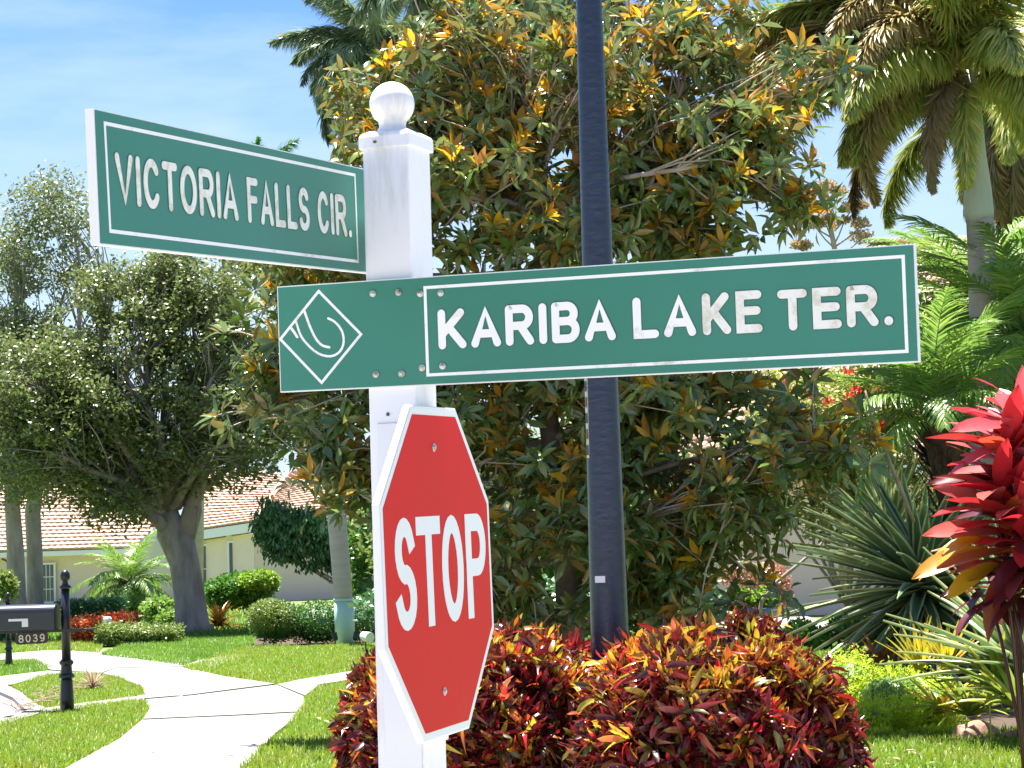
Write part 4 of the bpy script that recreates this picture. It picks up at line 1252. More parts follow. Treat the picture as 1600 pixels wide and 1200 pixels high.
fx_up = frond_mesh('frond', L['foxtail'], 950, .20, .0075, .75, plume=True, hang=.35)
fx_mid = frond_mesh('frond', L['foxtail'], 950, .19, .0075, 1.05, plume=True, hang=.55)
fx_old = frond_mesh('frond', L['foxtail_old'], 860, .16, .0075, 1.05, plume=True, hang=.6)
fx_brown = frond_mesh('frond', L['foxtail_brown'], 800, .15, .0075, 1.15, plume=True, hang=.6)
gp_up = frond_mesh('frond', L['palm_grey'], 520, .24, .009, .8, plume=True, hang=.5)
gp_mid = frond_mesh('frond', L['palm_grey'], 520, .24, .009, 1.2, plume=True, hang=.8)
yp = frond_mesh('frond', L['palm_yellow'], 260, .24, .013, 1.0, plume=True, hang=.5)
pd_up = frond_mesh('frond', L['palm_lime'], 110, .24, .0085, .75, hang=.25, rach=.005, vee=.5)
pd_mid = frond_mesh('frond', L['palm_lime'], 110, .24, .0085, 1.0, hang=.5, rach=.005, vee=.3)
gr_up = frond_mesh('frond', L['shrub_green'], 200, .22, .010, .6, plume=True, hang=.2)

gr_long = frond_mesh('frond', L['shrub_green'], 420, .17, .007, .35, plume=True, hang=-.25)
fx_hang = frond_mesh('frond', L['foxtail_old'], 900, .15, .008, 1.55, plume=True, hang=.5)

def palm(label, trunk, d, radii, mat, crown, meshes, specs, cat='palm tree', group=None, base_z=0.0):
    T_ = np.array([at(x, y, d + (q[0] if q else 0)) for x, y, *q in trunk])
    T_[0][2] = min(base_z, T_[0][2]) if base_z is not None else T_[0][2]
    e = empty('palm_tree', (T_[0][0], T_[0][1], 0), label, cat, group)
    mb = MB(); mb.tube(T_, radii, 16); mb.build('trunk', mat, e, smooth=True)
    if crown is not None:
        palm_crown(e, at(*crown), meshes, specs)
    return e
# foxtail palm at right
D = 24.0
pr_ = palm('tall palm at upper right with smooth pale green crownshaft and drooping plume fronds',
    [(1546, 1080), (1540, 800), (1537, 560), (1534, 400), (1532, 350), (1531, 342)], D, [.20, .15, .145, .15, .15, .15], M['bark_palm'],
    (1515, 120, D), [fx_up, fx_mid, fx_old, fx_brown, fx_hang],
    [(200, 62, 2.7, 0), (250, 50, 2.6, 0), (300, 60, 2.6, 0), (30, 45, 2.6, 0), (160, 30, 2.8, 1), (185, 50, 2.7, 1), (225, 22, 2.5, 1), (270, 30, 2.3, 1),
     (310, 28, 2.5, 1), (345, 20, 2.6, 1), (60, 25, 2.4, 1), (120, 25, 2.4, 1), (188, 44, 3.4, 4), (200, 34, 3.2, 4), (176, 52, 3.4, 4), (215, 60, 2.6, 4), (182, 30, 3.0, 4), (195, 20, 2.9, 2), (170, 25, 2.8, 2), (225, 45, 2.6, 4), (205, 10, 2.4, 4), (182, 66, 2.7, 0), (200, 8, 2.0, 1), (235, -10, 1.9, 3), (150, 0, 2.1, 3), (290, 8, 1.9, 1), (330, 0, 2.0, 3), (10, 5, 2.2, 1), (262, 60, 2.4, 0), (90, 70, 2.4, 0), (205, -5, 1.9, 0), (255, -20, 1.6, 1)],
    group='palms with feathery crowns')
T_ = np.array([at(x, y, D) for x, y in ((1531, 345), (1529, 330), (1528, 300), (1524, 240), (1521, 190), (1518, 150), (1516, 110))])
mb = MB(); mb.tube(T_, [.148, .158, .146, .112, .10, .09, .07], 18); mb.build('crownshaft', M['crownshaft'], pr_, smooth=True)
D = 29.0
palm('second feathery palm behind the crownshaft palm at the right edge', [(1600, 1040), (1600, 700), (1596, 300), (1594, 160)], D, [.2, .16, .15, .12], M['bark_palm'],
     (1594, 150, D), [fx_up, fx_mid, fx_old, fx_brown], spread_specs(15, 2.4, (70, -45), (0, 1, 3)) + [(200, -30, 2.4, 3), (240, -40, 2.3, 3), (290, -35, 2.3, 2)], group='palms with feathery crowns')
# frond tips from a palm behind at (1270, 60)
D = 33.0
palm('palm whose upright green frond tips show between magnolia and crownshaft palm', [(1548, 1060), (1540, 600), (1532, 260), (1500, 100)], D, [.19, .15, .14, .1], M['bark_palm'],
     (1490, 110, D), [gr_long, fx_mid, fx_brown], [(168, 32, 3.3, 0), (176, 20, 3.3, 0), (185, 12, 3.2, 0), (192, 26, 3.3, 0), (205, 38, 3.3, 0), (180, 40, 3.1, 0), (165, 8, 3.0, 0), (330, 40, 1.6, 0), (20, 40, 1.6, 0), (60, 50, 1.5, 0), (280, 20, 2.2, 1), (310, -20, 2.4, 2), (350, -10, 2.2, 2)], group='palms with feathery crowns')
# palm with sleeve
D = 40.5
p5 = palm('palm with a mint green sleeve round its trunk foot, by the clipped hedge',
     [(540, 1012), (534, 900), (524, 780), (510, 650), (502, 520), (505, 380), (530, 240), (570, 130)], D, [.17, .165, .17, .17, .155, .145, .135, .11], M['bark_palm'],
     (585, 90, D), [gp_up, gp_mid, yp], spread_specs(30, 1.8, (80, -45), (0, 1, 1), a0=170) + [(185, 25, 1.6, 1), (175, 45, 1.7, 1), (195, 10, 1.5, 1), (165, 0, 1.5, 1), (190, 60, 1.6, 1), (178, -15, 1.3, 1), (200, 35, 1.6, 1), (182, 70, 1.7, 0)], group='palms with feathery crowns')
ctr = at(540, 1008, D); 
z1 = at(538, 936, D)[2]
sp0, sp1 = at(540, 1012, D), at(537, 936, D); sp0[2] = 0
mb = MB(); mb.tube(np.array([sp0, sp0 * .5 + sp1 * .5, sp1]), .178, 24); sl = mb.build('sleeve', M['mint'], p5, smooth=True)
mb = MB(); mb.lathe((sp1[0], D, 0), [(.19, z1 - .03), (.19, z1), (.172, z1 + .012)], 24); mb.build('sleeve_cap', M['mint'], sl)
# palm behind magnolia
D = 30.0
palm('palm behind the magnolia whose pale trunk shows above the KARIBA sign',
     [(812, 1090), (806, 800), (797, 560), (792, 400), (785, 240), (772, 60), (765, -40)], D, [.24, .20, .19, .185, .17, .15, .12], M['bark_palm'],
     (762, -60, D), [gp_up, gp_mid, yp], spread_specs(20, 2.5, (70, -40), (0, 1, 1), a0=200) + [(190, 5, 2.1, 0), (250, 20, 2.2, 1), (215, 0, 2.0, 1), (300, 10, 2.2, 1)], group='palms with feathery crowns')
D = 64.0
palm('distant palm with yellow-green fronds behind the VICTORIA FALLS sign',
     [(300, 955), (305, 760), (340, 500), (396, 330)], D, [.3, .26, .25, .2], M['bark_palm'],
     (396, 310, D), [gr_up, yp, yp], spread_specs(22, 2.5, (80, -60), (0, 1, 1), a0=20) + [(200, -60, 2.6, 1), (250, -75, 2.4, 1), (300, -70, 2.4, 1), (160, -50, 2.4, 1)], group='palms with feathery crowns')
# pygmy date palms
def date_palm(label, base_px, crown_px, d, r, n, Lg, trunk_mat, specs=None, lean=0.0):
    b = at(*base_px, d); b[2] = 0
    e = empty('date_palm', b, label, 'palm tree', 'small date palms with fine arching fronds')
    c = at(*crown_px, d)
    mb = MB()
    pts = bent(b, c, 6, .03)
    mb.tube(pts, np.linspace(r[0], r[1], 6), 14); mb.build('trunk', trunk_mat, e, smooth=True)
    # old leaf bases
    mm = 240
    t = rng.random(mm); P = b + (c - b) * (1 - t[:, None] * .75)
    a = rng.random(mm) * 2 * pi
    rad = np.column_stack([np.cos(a), np.sin(a), np.zeros(mm)])
    P = P + rad * (r[0] + (r[1] - r[0]) * (1 - t[:, None])) * .8
    o = fast_mesh('leaf_bases', [scatter(T_strip(3, .16, .1, .05, .5), P, frames(rad + np.array([0, 0, 1.0]) + rng.normal(size=(mm, 3)) * .2, rad), rng.uniform(.5, 1.1, mm) * r[1] * 1.5)], M['fibre'], e); o['kind'] = 'stuff'
    palm_crown(e, c, [pd_up, pd_mid], specs or spread_specs(n, Lg, (80, -25), (0, 1, 1), a0=40))
    return e
date_palm('small date palm with pale arching fronds between mailbox post and oak trunk', (205, 965), (204, 912), 60, (.16, .22), 34, 1.75, M['fibre'])
sp = [(az, el, l, k) for az, el, l, k in ((180, 40, 1.5, 0), (170, 15, 1.5, 1), (195, 60, 1.6, 0), (215, 35, 1.4, 1), (240, 55, 1.5, 0), (260, 30, 1.3, 1), (285, 60, 1.6, 0), (300, 35, 1.5, 1), (325, 50, 1.7, 0), (345, 30, 1.7, 1), (0, 55, 1.8, 0), (15, 35, 1.7, 1), (40, 60, 1.6, 0), (70, 45, 1.5, 0), (110, 50, 1.5, 0), (140, 35, 1.5, 1), (230, 10, 1.2, 1), (310, 5, 1.3, 1), (200, -5, 1.2, 1), (340, -5, 1.4, 1), (270, 75, 1.6, 0), (10, 75, 1.8, 0), (350, 15, 1.8, 1), (320, 72, 1.8, 0), (150, 65, 1.6, 0))]
dp = date_palm('date palm with shaggy dark trunk and light arching fronds, beside the red plant', (1530, 1060), (1462, 655), 22.0, (.20, .17), 0, 0, M['fibre'], sp)
date_palm('small date palm at the right edge above the red leaved plant', (1640, 1060), (1605, 520), 24.0, (.16, .16), 38, 1.8, M['fibre'])
date_palm('date palm whose dense light fronds cover the tile roof right of the KARIBA sign', (1545, 1060), (1530, 500), 26.0, (.14, .14), 46, 1.75, M['fibre'])
mb = MB(); P_ = np.array([at(x, y, 20.5) for x, y in ((1352, 610), (1362, 650), (1378, 690), (1395, 735), (1412, 775), (1428, 815))]); mb.tube(P_, [.008, .012, .016, .020, .020, .016], 7)
bs = mb.build('dead_stalk', M['bark_magnolia'], dp, smooth=True)

# ---- magnolia
D = 20.0
mg_base = at(880, 1150, D); mg_base[2] = 0
mg = empty('magnolia_tree', mg_base, 'large magnolia with glossy dark leaves and rust orange undersides, behind the signs and lamp post', 'tree')
spec = [(620, 170, 110, 90, D + .5, .9), (760, 110, 160, 120, D + .4, 1.2), (960, 130, 190, 130, D + .3, 1.4), (1080, 60, 90, 90, D + .5, .9),
        (700, 260, 170, 110, D + .2, 1.2), (900, 290, 190, 110, D, 1.5), (1090, 250, 130, 110, D, 1.2), (1180, 220, 60, 70, D, .7), (530, 215, 50, 50, D, .5, 1500),
        (1080, 340, 110, 60, D, 1.1), (620, 330, 110, 60, D, 1.0), (520, 440, 90, 50, D, .8), (430, 520, 60, 70, D - .2, .5), (470, 430, 50, 26, D, .5),
        (600, 540, 160, 90, D, 1.2), (800, 640, 200, 130, D - .2, 1.5), (1000, 640, 190, 130, D - .2, 1.5), (820, 800, 200, 150, D - .2, 1.5), (1030, 800, 170, 140, D - .2, 1.5),
        (1150, 700, 100, 110, D - .3, 1.1), (870, 930, 190, 70, D - .2, 1.3), (1060, 900, 110, 70, D - .2, 1.0), (550, 680, 48, 110, D - .3, .5), (1190, 800, 60, 70, D - .3, .6),
        (530, 780, 36, 40, D - .3, .4, 1200), (1240, 115, 70, 32, D - .3, .3, 1500), (1300, 95, 34, 24, D - .3, .25, 600), (1235, 330, 22, 40, D, .3, 500), (1290, 715, 70, 40, D - .5, .5, 1300), (1225, 640, 60, 40, D - .4, .5, 1000)]
spec += [(760, 385, 110, 34, D, .9, 5200), (930, 380, 120, 36, D, 1.0, 6000), (1090, 385, 90, 26, D, .8, 3200), (1180, 300, 50, 70, D, .6, 3000), (400, 600, 34, 50, D - .2, .3, 1600), (1240, 760, 60, 60, D - .4, .5, 2600)]
spec = [(q[0], q[1], q[2], q[3], q[4], q[5] * .8) + tuple(q[6:]) for q in spec]
P = blobs(spec, 530, 0)
P = np.repeat(P, 6, 0)
P = P + rng.normal(size=P.shape) * np.array([.17, .17, .11])
P = drop(P, [(872, 245, 44, 34), (735, 345, 36, 26), (960, 400, 30, 14), (1190, 330, 30, 30), (835, 396, 30, 20), (762, 402, 20, 24), (1010, 190, 16, 14), (1110, 35, 14, 26), (700, 60, 20, 14), (905, 150, 16, 12), (655, 250, 16, 16), (745, 225, 14, 12), (1130, 180, 22, 16), (1060, 330, 16, 12), (985, 60, 16, 12), (590, 280, 14, 12), (820, 190, 12, 12), (1040, 130, 14, 12), (1150, 320, 20, 16), (1010, 350, 18, 12), (1080, 230, 12, 10), (900, 330, 14, 12), (690, 130, 12, 10), (860, 60, 12, 10), (640, 60, 14, 12)], .03)
P = P[P[:, 2] > .25]
uv = pix(P)
low_ = (uv[:, 1] > 600) & (np.sin(P[:, 0] * 4.3) * np.sin(P[:, 2] * 5.1 + 1) > .35) & (rng.random(len(P)) < .8)
P = P[~low_]; uv = uv[~low_]
# outer tips carry upright whorls that show their rusty backs
tipz = np.clip(((760 - uv[:, 1]) / 760), 0.04, 1)
hot = rng.random(len(P)) < (.15 + .36 * tipz)
front = P[:, 1] < D + .5
hot &= front | (rng.random(len(P)) < .4)
P = np.vstack([P, np.array([at(x, y, D - 1.0) for x, y in ((525, 775), (515, 792), (1022, 690), (1030, 700), (745, 262), (1345, 650), (1290, 705), (1318, 710), (1265, 690))])])
hot = np.concatenate([hot, np.ones(9, bool)])
ax1 = random_dirs(len(P), -.1, 1.0); ax1[:, 1] -= .25; ax1[:, 2] += .25
p1, R1, s1 = rosettes(P, 9, 1.12, .182, norm(ax1), .22, .45)
LT = [T_leaf(.15, .06, .06), T_leaf(.17, .03, .14), T_leaf(.13, .08, .02), T_leaf(.15, -.02, .18)]
ML = [tmpl_mesh(t, L['magnolia']) for t in LT]
LT.append(T_leaf(.14, .09, .24)); ML.append(tmpl_mesh(LT[-1], L['magnolia']))
leaf_parts(mg, LT[0], ML, L['magnolia'], p1, R1, s1, 230, Ts=LT)
Px = P[rng.integers(0, len(P), 9000)] + rng.normal(size=(9000, 3)) * .10
cloud(mg, Px, T_leaf(.15, .05, .12), L['magnolia'], .15, name='loose_leaves', zr=(-.9, .9), droop=-.35, var=.7)
fast = mg
Ph = P[hot]
ax2 = random_dirs(len(Ph), .5, 1.0)
p2, R2, s2 = rosettes(Ph + ax2 * .05, 7, .55, .17, ax2, .35, .5)
MR = [tmpl_mesh(t, L['rust']) for t in LT]
leaf_parts(mg, LT[0], MR, L['rust'], p2, R2, s2, 70, Ts=LT)
tr = np.array([mg_base + np.array([0, 0, z]) + np.array([.10 * sin(z * 1.3), .05 * z, 0]) for z in np.linspace(-.05, 4.6, 10)])
mb = MB(); mb.tube(tr, np.linspace(.15, .05, 10), 12); mb.build('trunk', M['bark_magnolia'], mg, smooth=True)
limbs(mg, tr[1:], P, 60, .030, M['bark_light'], r_end=.011, twig_r=.005)
# a second, low magnolia sprig that leans over the garage wall
# ---- dark understorey behind the magnolia
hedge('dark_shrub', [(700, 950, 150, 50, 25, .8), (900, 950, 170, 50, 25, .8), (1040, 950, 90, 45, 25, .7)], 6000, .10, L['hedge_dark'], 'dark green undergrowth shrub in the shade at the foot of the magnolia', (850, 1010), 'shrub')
hedge('speckle_shrub', [(700, 820, 150, 150, 34, 1.2), (880, 800, 170, 170, 35, 1.2), (1040, 830, 110, 140, 34, 1.2), (640, 860, 60, 110, 34, 1.0)], 16000, .11, L['hedge_pale'], 'pale green shrubs added behind the lower magnolia as bright speckles', (850, 1000), 'shrub')  # added so bright speckles of light show through the lower crown
# ---- left garden
G_ = 'clipped hedges along the front gardens'
D = 41.5
hedge('clipped_hedge', [(430, 972, 44, 36, D, .6), (500, 975, 60, 38, D + .3, .6), (565, 972, 60, 38, D + .3, .6)], 15000, .055, L['hedge'], 'rounded green hedge left of the mint green palm sleeve', (480, 1012), 'hedge', G_)
hedge('clipped_hedge', [(420, 962, 36, 26, D - .5, .5)], 3500, .055, L['hedge_pale'], 'pale end tip of the rounded hedge', (420, 1000), 'hedge', G_, core=False)  # paler leaf colour over the left end of the hedge
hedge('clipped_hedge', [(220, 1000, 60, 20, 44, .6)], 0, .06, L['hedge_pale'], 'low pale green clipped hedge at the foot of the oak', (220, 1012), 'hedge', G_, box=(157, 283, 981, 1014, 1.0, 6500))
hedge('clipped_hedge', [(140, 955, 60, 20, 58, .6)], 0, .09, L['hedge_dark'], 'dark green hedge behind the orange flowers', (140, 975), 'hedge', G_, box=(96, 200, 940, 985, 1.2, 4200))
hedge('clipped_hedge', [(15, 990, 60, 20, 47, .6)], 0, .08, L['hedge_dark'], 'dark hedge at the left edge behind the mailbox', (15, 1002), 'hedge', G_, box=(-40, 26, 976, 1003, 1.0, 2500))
hedge('flowering_bed_plant', [(165, 985, 50, 14, 46, .7)], 0, .075, L['orange'], 'low block of orange red flowers beside the black mailbox post', (165, 1010), 'flower bed', None, box=(117, 214, 967, 1010, 1.4, 5200))
hedge('round_shrub', [(375, 925, 52, 30, 52, .9), (400, 915, 36, 22, 51.5, .7), (345, 930, 30, 26, 52, .7)], 9500, .10, L['shrub_green'], 'bushy bright green shrub under the narrow windows', (375, 985), 'shrub', None)
hedge('round_shrub', [(405, 908, 32, 16, 51, .6)], 1500, .11, L['shrub_lime'], 'lime yellow top growth of the shrub under the windows', (405, 985), 'shrub', None, core=False)
hedge('round_shrub', [(248, 955, 28, 22, 52, .6), (262, 970, 20, 18, 51.5, .5)], 3000, .11, L['palm_lime'], 'yellow green leafy shrub just left of the oak trunk', (250, 985), 'shrub', None)
hedge('round_shrub', [(8, 918, 18, 26, 50, .5)], 1300, .11, L['hedge_pale'], 'small pale leafed shrub at the far left edge above the mailbox', (8, 975), 'shrub', None)
hedge('green_column_shrub', [(572, 850, 26, 70, 47, .8), (580, 920, 34, 60, 47, .8), (600, 800, 26, 60, 47, .7)], 8000, .10, L['shrub_green'], 'tall light green shrub between the grey palm trunk and the white post', (575, 1000), 'shrub')
# weeping dark tree
D = 48
g = at(560, 975, D); g[2] = 0
we = empty('weeping_tree', g, 'low dark weeping tree with bare twisted stems, left of the grey palm trunk', 'tree')
P = blobs([(440, 830, 42, 50, D, .7), (490, 840, 50, 50, D, .8), (420, 810, 26, 34, D, .5), (530, 850, 34, 44, D, .7), (580, 850, 30, 50, D, .7)], 11000, 14, .07)
cloud(we, P, T_small(.22), L['hedge_dark'], .12, name='crown', zr=(-1, -.2), droop=-.8)
base = np.array([g + np.array([0, 0, .05])])
mb = MB()
for x, y in ((470, 880), (500, 870), (530, 880), (450, 870), (560, 860), (600, 870), (520, 900)):
    mb.tube(bent(at(590, 950, D), at(x, y, D + rng.normal() * .2), 6, .08), np.linspace(.05, .014, 6), 6)
    mb.tube(bent(at(x, y, D), at(x - 20, y - 30, D), 4, .1), np.linspace(.014, .006, 4), 5)
mb.tube(np.array([g + np.array([.3, 0, 0]), at(590, 950, D)]), [.09, .06], 8)
mb.build('stems', M['bark_light'], we, smooth=True)['kind'] = 'stuff'
# strappy plants helper
def strap_plant(name, label, cat, base, n, Lg, w, mat, el=(85, 15), droop=.35, az=(0, 360), group=None, part='leaf', var=.3, u=True, tw=.15, fold=.2, segs=6, taper=.6, stem_h=0, stem_r=.03, cap=300):
    base = np.asarray(base, float)
    e = empty(name, (base[0], base[1], max(0, base[2] - stem_h)), label, cat, group)
    T1 = [T_strip(segs, w / Lg / 2, dr, fold * w / Lg, taper, tw * s, base=bw) for dr, s, bw in ((droop, 1, .6), (droop * .5, -1, .75), (droop * 1.5, .5, .5))]
    ms = [tmpl_mesh(t, mat, part, True, u) for t in T1]
    for i in range(min(n, cap)):
        f = (i + .5) / n
        a = radians(az[0] + ((i * 137.5) % 360) / 360 * (az[1] - az[0]) + rng.uniform(-8, 8))
        ee = radians(el[0] + (el[1] - el[0]) * f + rng.uniform(-7, 7))
        y = np.array([cos(a) * cos(ee), sin(a) * cos(ee), sin(ee)]); up = np.array([-cos(a) * sin(ee), -sin(a) * sin(ee), cos(ee)])
        s = Lg * rng.uniform(1 - var, 1 + var * .4)
        place(ms[i % 3], part, e, base + np.array([0, 0, -f * stem_h]) + y * w * .2, frames(y[None], up[None])[0], s)
    if stem_h:
        mb = MB(); mb.tube(np.array([base - np.array([0, 0, base[2] + .02]), base]), [stem_r * 1.1, stem_r], 10); mb.build('stem', M['fibre'], e, smooth=True)
    return e
b = at(342, 985, 50); b[2] = .15
strap_plant('croton_plant', 'small orange and maroon croton at the right of the oak trunk', 'plant', b, 90, .62, .07, L['croton_top'], (80, 0), .3, var=.5, u=False)
b = at(145, 1072, 28.5); b[2] = .04
strap_plant('dried_plant', 'dry tan grassy plant on the small lawn patch behind the mailbox post', 'plant', b, 130, .34, .016, L['dry'], (80, 5), .35, u=False, var=.5)
vi = empty('dried_vine', gnd(45, 1100), 'dry tan vine trailing across the lawn patch to the curb', 'plant')
mb = MB()
for k in range(46):
    x = rng.uniform(22, 110); y = 1112 - (x - 22) * .42 + rng.normal() * 5
    p = gnd(x, y, .07); q = p + np.array([rng.normal() * .14, rng.normal() * .35, rng.uniform(-.02, .07)])
    mb.tube(bent(p, q, 4, .2), .0045, 4)
mb.build('runners', L['dry'], vi)['kind'] = 'stuff'
# small lamps and pale stub
def spot(px, py, d, label, aim=(.6, -.5, .5), s=1.0, white=True):
    g = at(px, py, d); g[2] = .0
    e = empty('garden_spotlight', g, label, 'spotlight', 'garden spotlights by the palm sleeve')
    mb = MB(); mb.tube(np.array([g, g + np.array([0, 0, .16 * s])]), .012, 6); mb.build('stake', M['black'], e)
    c = g + np.array([0, 0, .18 * s]); a = norm(aim)
    x = norm(np.cross(a, (0, 0, 1))); y = np.cross(a, x)
    mb = MB(); mb.lathe(c - a * .06 * s, [(.02 * s, 0), (.045 * s, .02 * s), (.055 * s, .14 * s)], 14, ax=x, ay=y, az=a); mb.build('housing', M['white_flat'] if white else M['black'], e)
spot(572, 1030, 37, 'white headed garden spotlight on the lawn beside the white post', (.5, -.6, -.1), 1.6)
spot(556, 1012, 40, 'black garden spotlight just right of the mint sleeve', (.3, .2, 1), 1.0, False)
spot(524, 1012, 40, 'black garden spotlight just left of the mint sleeve', (-.3, .2, 1), 1.0, False)
q = at(168, 972, 45); mb = MB(); mb.lathe((q[0], q[1], 0), [(.03, 0), (.03, q[2] - .06), (.085, q[2] - .05), (.09, q[2] + .06), (.07, q[2] + .10), (.01, q[2] + .11)], 16)
o = mb.build('path_light', M['white_flat'], base=(q[0], q[1], 0)); tag(o, 'short white path light standing in the orange flowers', 'garden light')

# ---- croton bushes
def croton(label, cx, d, rx, ry, h, n, hot=.12, top=.3, parts=300, bumps=5, dens_low=1.0):
    ctr = at(cx, 1000, d); base = np.array([ctr[0], d, 0])
    e = empty('croton_bush', base, label, 'bush', 'red croton bushes round the lamp post')
    # stem tips on a lumpy dome
    v = random_dirs(n, -.15, 1.0); v = np.sign(v) * np.abs(v) ** .84; v /= np.maximum(1, np.linalg.norm(v, axis=1, keepdims=True) * .86)
    az = np.arctan2(v[:, 1], v[:, 0])
    lump = 1 + .05 * np.sin(az * 9 + v[:, 2] * 11) + .08 * np.sin(az * 3 + 1) + .06 * np.sin(az * 5 + v[:, 2] * 6) + rng.normal(size=n) * .03 + np.where(rng.random(n) < .12, rng.random(n) * .14, 0)
    inner = rng.random(n) ** .35
    k = np.where(rng.random(n) < .72, 1.0, .55 + .45 * inner)
    P = base + np.array([0, 0, h * .42]) + v * np.array([rx, ry, h * .58]) * (lump * k)[:, None]
    P = P[P[:, 2] > .1]
    n = len(P)
    q = (P - base - np.array([0, 0, h * .42])) / np.array([rx, ry, h * .58])
    ax = norm(q * np.array([1, 1, .8]) + np.array([0, 0, .65]) + rng.normal(size=(n, 3)) * .2)
    uvp = pix(P)
    isin = (k[:n] < .92) if len(k) == n else np.zeros(n, bool)
    r_ = rng.random(n)
    topn = (P[:, 2] > h * .80)
    cl = np.where(r_ < hot, 1, np.where(topn & (rng.random(n) < top), 2, 0))
    # patches of hot colour rather than speckle
    pn = np.sin(P[:, 0] * 5.1 + 2) * np.sin(P[:, 2] * 6.3 + P[:, 1] * 2) 
    cl = np.where((pn > .72) & (rng.random(n) < .6), 1, cl)
    LT = [T_strip(7, .125, .45, .05, .93, 1.0, base=.35), T_strip(7, .14, 1.0, .04, .94, -1.6, base=.35), T_strip(7, .11, -.5, .06, .93, 2.6, base=.4)]
    npart = [int(parts * f) for f in (.62, .18, .20)]
    for c_, mat, npt in ((0, L['croton'], npart[0]), (1, L['croton_hot'], npart[1]), (2, L['croton_top'], npart[2])):
        S_ = P[cl == c_]
        if not len(S_): continue
        pos, R, s = rosettes(S_, 11 if c_ == 0 else 8, .66 if c_ == 0 else .5, .112, ax[cl == c_], .4, .5)
        ms = [tmpl_mesh(t, mat, 'leaf') for t in LT]
        leaf_parts(e, LT[0], ms, mat, pos, R, s, npt, Ts=LT)
    mb = MB()
    for _ in range(46):
        i = rng.integers(n); b0_ = base + np.array([rng.normal() * rx * .25, rng.normal() * ry * .25, 0])
        mb.tube(bent(b0_, P[i], 5, .05), np.linspace(.014, .006, 5), 5, caps=False)
    o = mb.build('stems', M['bark_magnolia'], e, smooth=True); o['kind'] = 'stuff'
    # inner shade leaves
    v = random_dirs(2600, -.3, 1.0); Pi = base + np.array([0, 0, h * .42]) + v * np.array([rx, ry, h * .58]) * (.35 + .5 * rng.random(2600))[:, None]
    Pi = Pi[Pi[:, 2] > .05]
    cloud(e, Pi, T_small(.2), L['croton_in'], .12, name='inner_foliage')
    return e
croton('large croton bush with maroon, red and yellow leaves right of the lamp post', 1100, 11.6, .62, .70, 1.07, 1900, .09, .42)
croton('darker red croton bush between the stop sign and the lamp post', 745, 12.3, .60, .62, 1.05, 1400, .22, .30, parts=240)
croton('small croton mound tucked between the two big ones, at the lamp post foot', 905, 12.9, .36, .40, .98, 420, .20, .15, parts=60)
croton('low red croton sprigs left of the white post', 605, 12.6, .22, .35, .95, 300, .22, .3, parts=120)
# few big curled yellow leaves
# ---- right garden
D = 24.0
def agave(label, c, n, Lg, w, mat, el, az=(0, 360), droop=.12, group='striped spiky agave like plants', stem=0.0):
    return strap_plant('spiky_plant', label, 'plant', c, n, Lg, w, mat, el, droop, az, group, 'blade', var=.25, u=True, tw=.05, fold=.35, segs=6, taper=.45, stem_h=stem, stem_r=.09)
agave('big striped spiky plant with long stiff dark green blades, under the red leaved plant', at(1440, 905, 22), 190, 1.42, .15, L['agave'], (60, -50), stem=.25)
agave('upright yellow striped spiky plant behind the big dark one', at(1390, 850, 26), 90, 1.2, .12, L['agave_bright'], (88, 10), stem=.2)
agave('bright cream striped spiky plant low at the right edge', at(1605, 1050, 17.5), 84, 1.15, .12, L['agave_bright'], (85, 5), stem=.05)
# ti plant
D = 13.0
g = at(1625, 1190, D); g[2] = 0
ti = empty('ti_plant', g, 'tall red cordyline with broad pink, scarlet and orange leaves at the right edge', 'plant')
TT = [T_strip(8, .145, .30, .045, .84, .3, base=.3), T_strip(8, .16, .60, .03, .85, -.5, base=.28), T_strip(8, .13, .16, .06, .82, .8, base=.33)]
tm = {k: [tmpl_mesh(t, L[k], 'leaf', True) for t in TT] for k in ('ti', 'ti_pink', 'ti_gold', 'ti_dark')}
mb_st = []
for (x, y, dd, n, el, Lg, key) in ((1596, 660, 0, 22, (85, 5), .36, 'ti_pink'), (1574, 715, -.1, 20, (80, -5), .46, 'ti'), (1600, 830, -.3, 24, (80, -30), .46, 'ti'), (1592, 900, -.1, 20, (60, -35), .30, 'ti_dark'), (1588, 690, 0, 20, (85, 15), .40, 'ti_pink'), (1560, 770, -.15, 16, (75, 5), .44, 'ti'), (1592, 790, -.2, 16, (80, -10), .42, 'ti'),
                                   (1570, 850, -.1, 18, (70, -15), .40, 'ti'), (1604, 880, -.25, 18, (60, -35), .36, 'ti_dark'), (1545, 900, .1, 14, (50, -30), .30, 'ti_dark'), (1640, 760, .1, 26, (85, -10), .42, 'ti')):
    c = at(x, y, D + dd)
    for i in range(n):
        f = (i + .5) / n
        a = radians(i * 137.5 + rng.uniform(-10, 10)); ee = radians(el[0] + (el[1] - el[0]) * f + rng.uniform(-8, 8))
        yv = np.array([cos(a) * cos(ee), sin(a) * cos(ee), sin(ee)]); up = np.array([-cos(a) * sin(ee), -sin(a) * sin(ee), cos(ee)])
        kk = key
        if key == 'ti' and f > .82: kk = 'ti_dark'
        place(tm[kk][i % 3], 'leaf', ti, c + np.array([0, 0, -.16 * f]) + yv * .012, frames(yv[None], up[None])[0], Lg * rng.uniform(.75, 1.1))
    m = MB(); m.tube(bent(g + np.array([rng.normal() * .06, rng.normal() * .05, 0]), c - np.array([0, 0, .12]), 6, .02), np.linspace(.013, .010, 6), 8); m.build('stem', L['ti_dark'], ti, smooth=True)
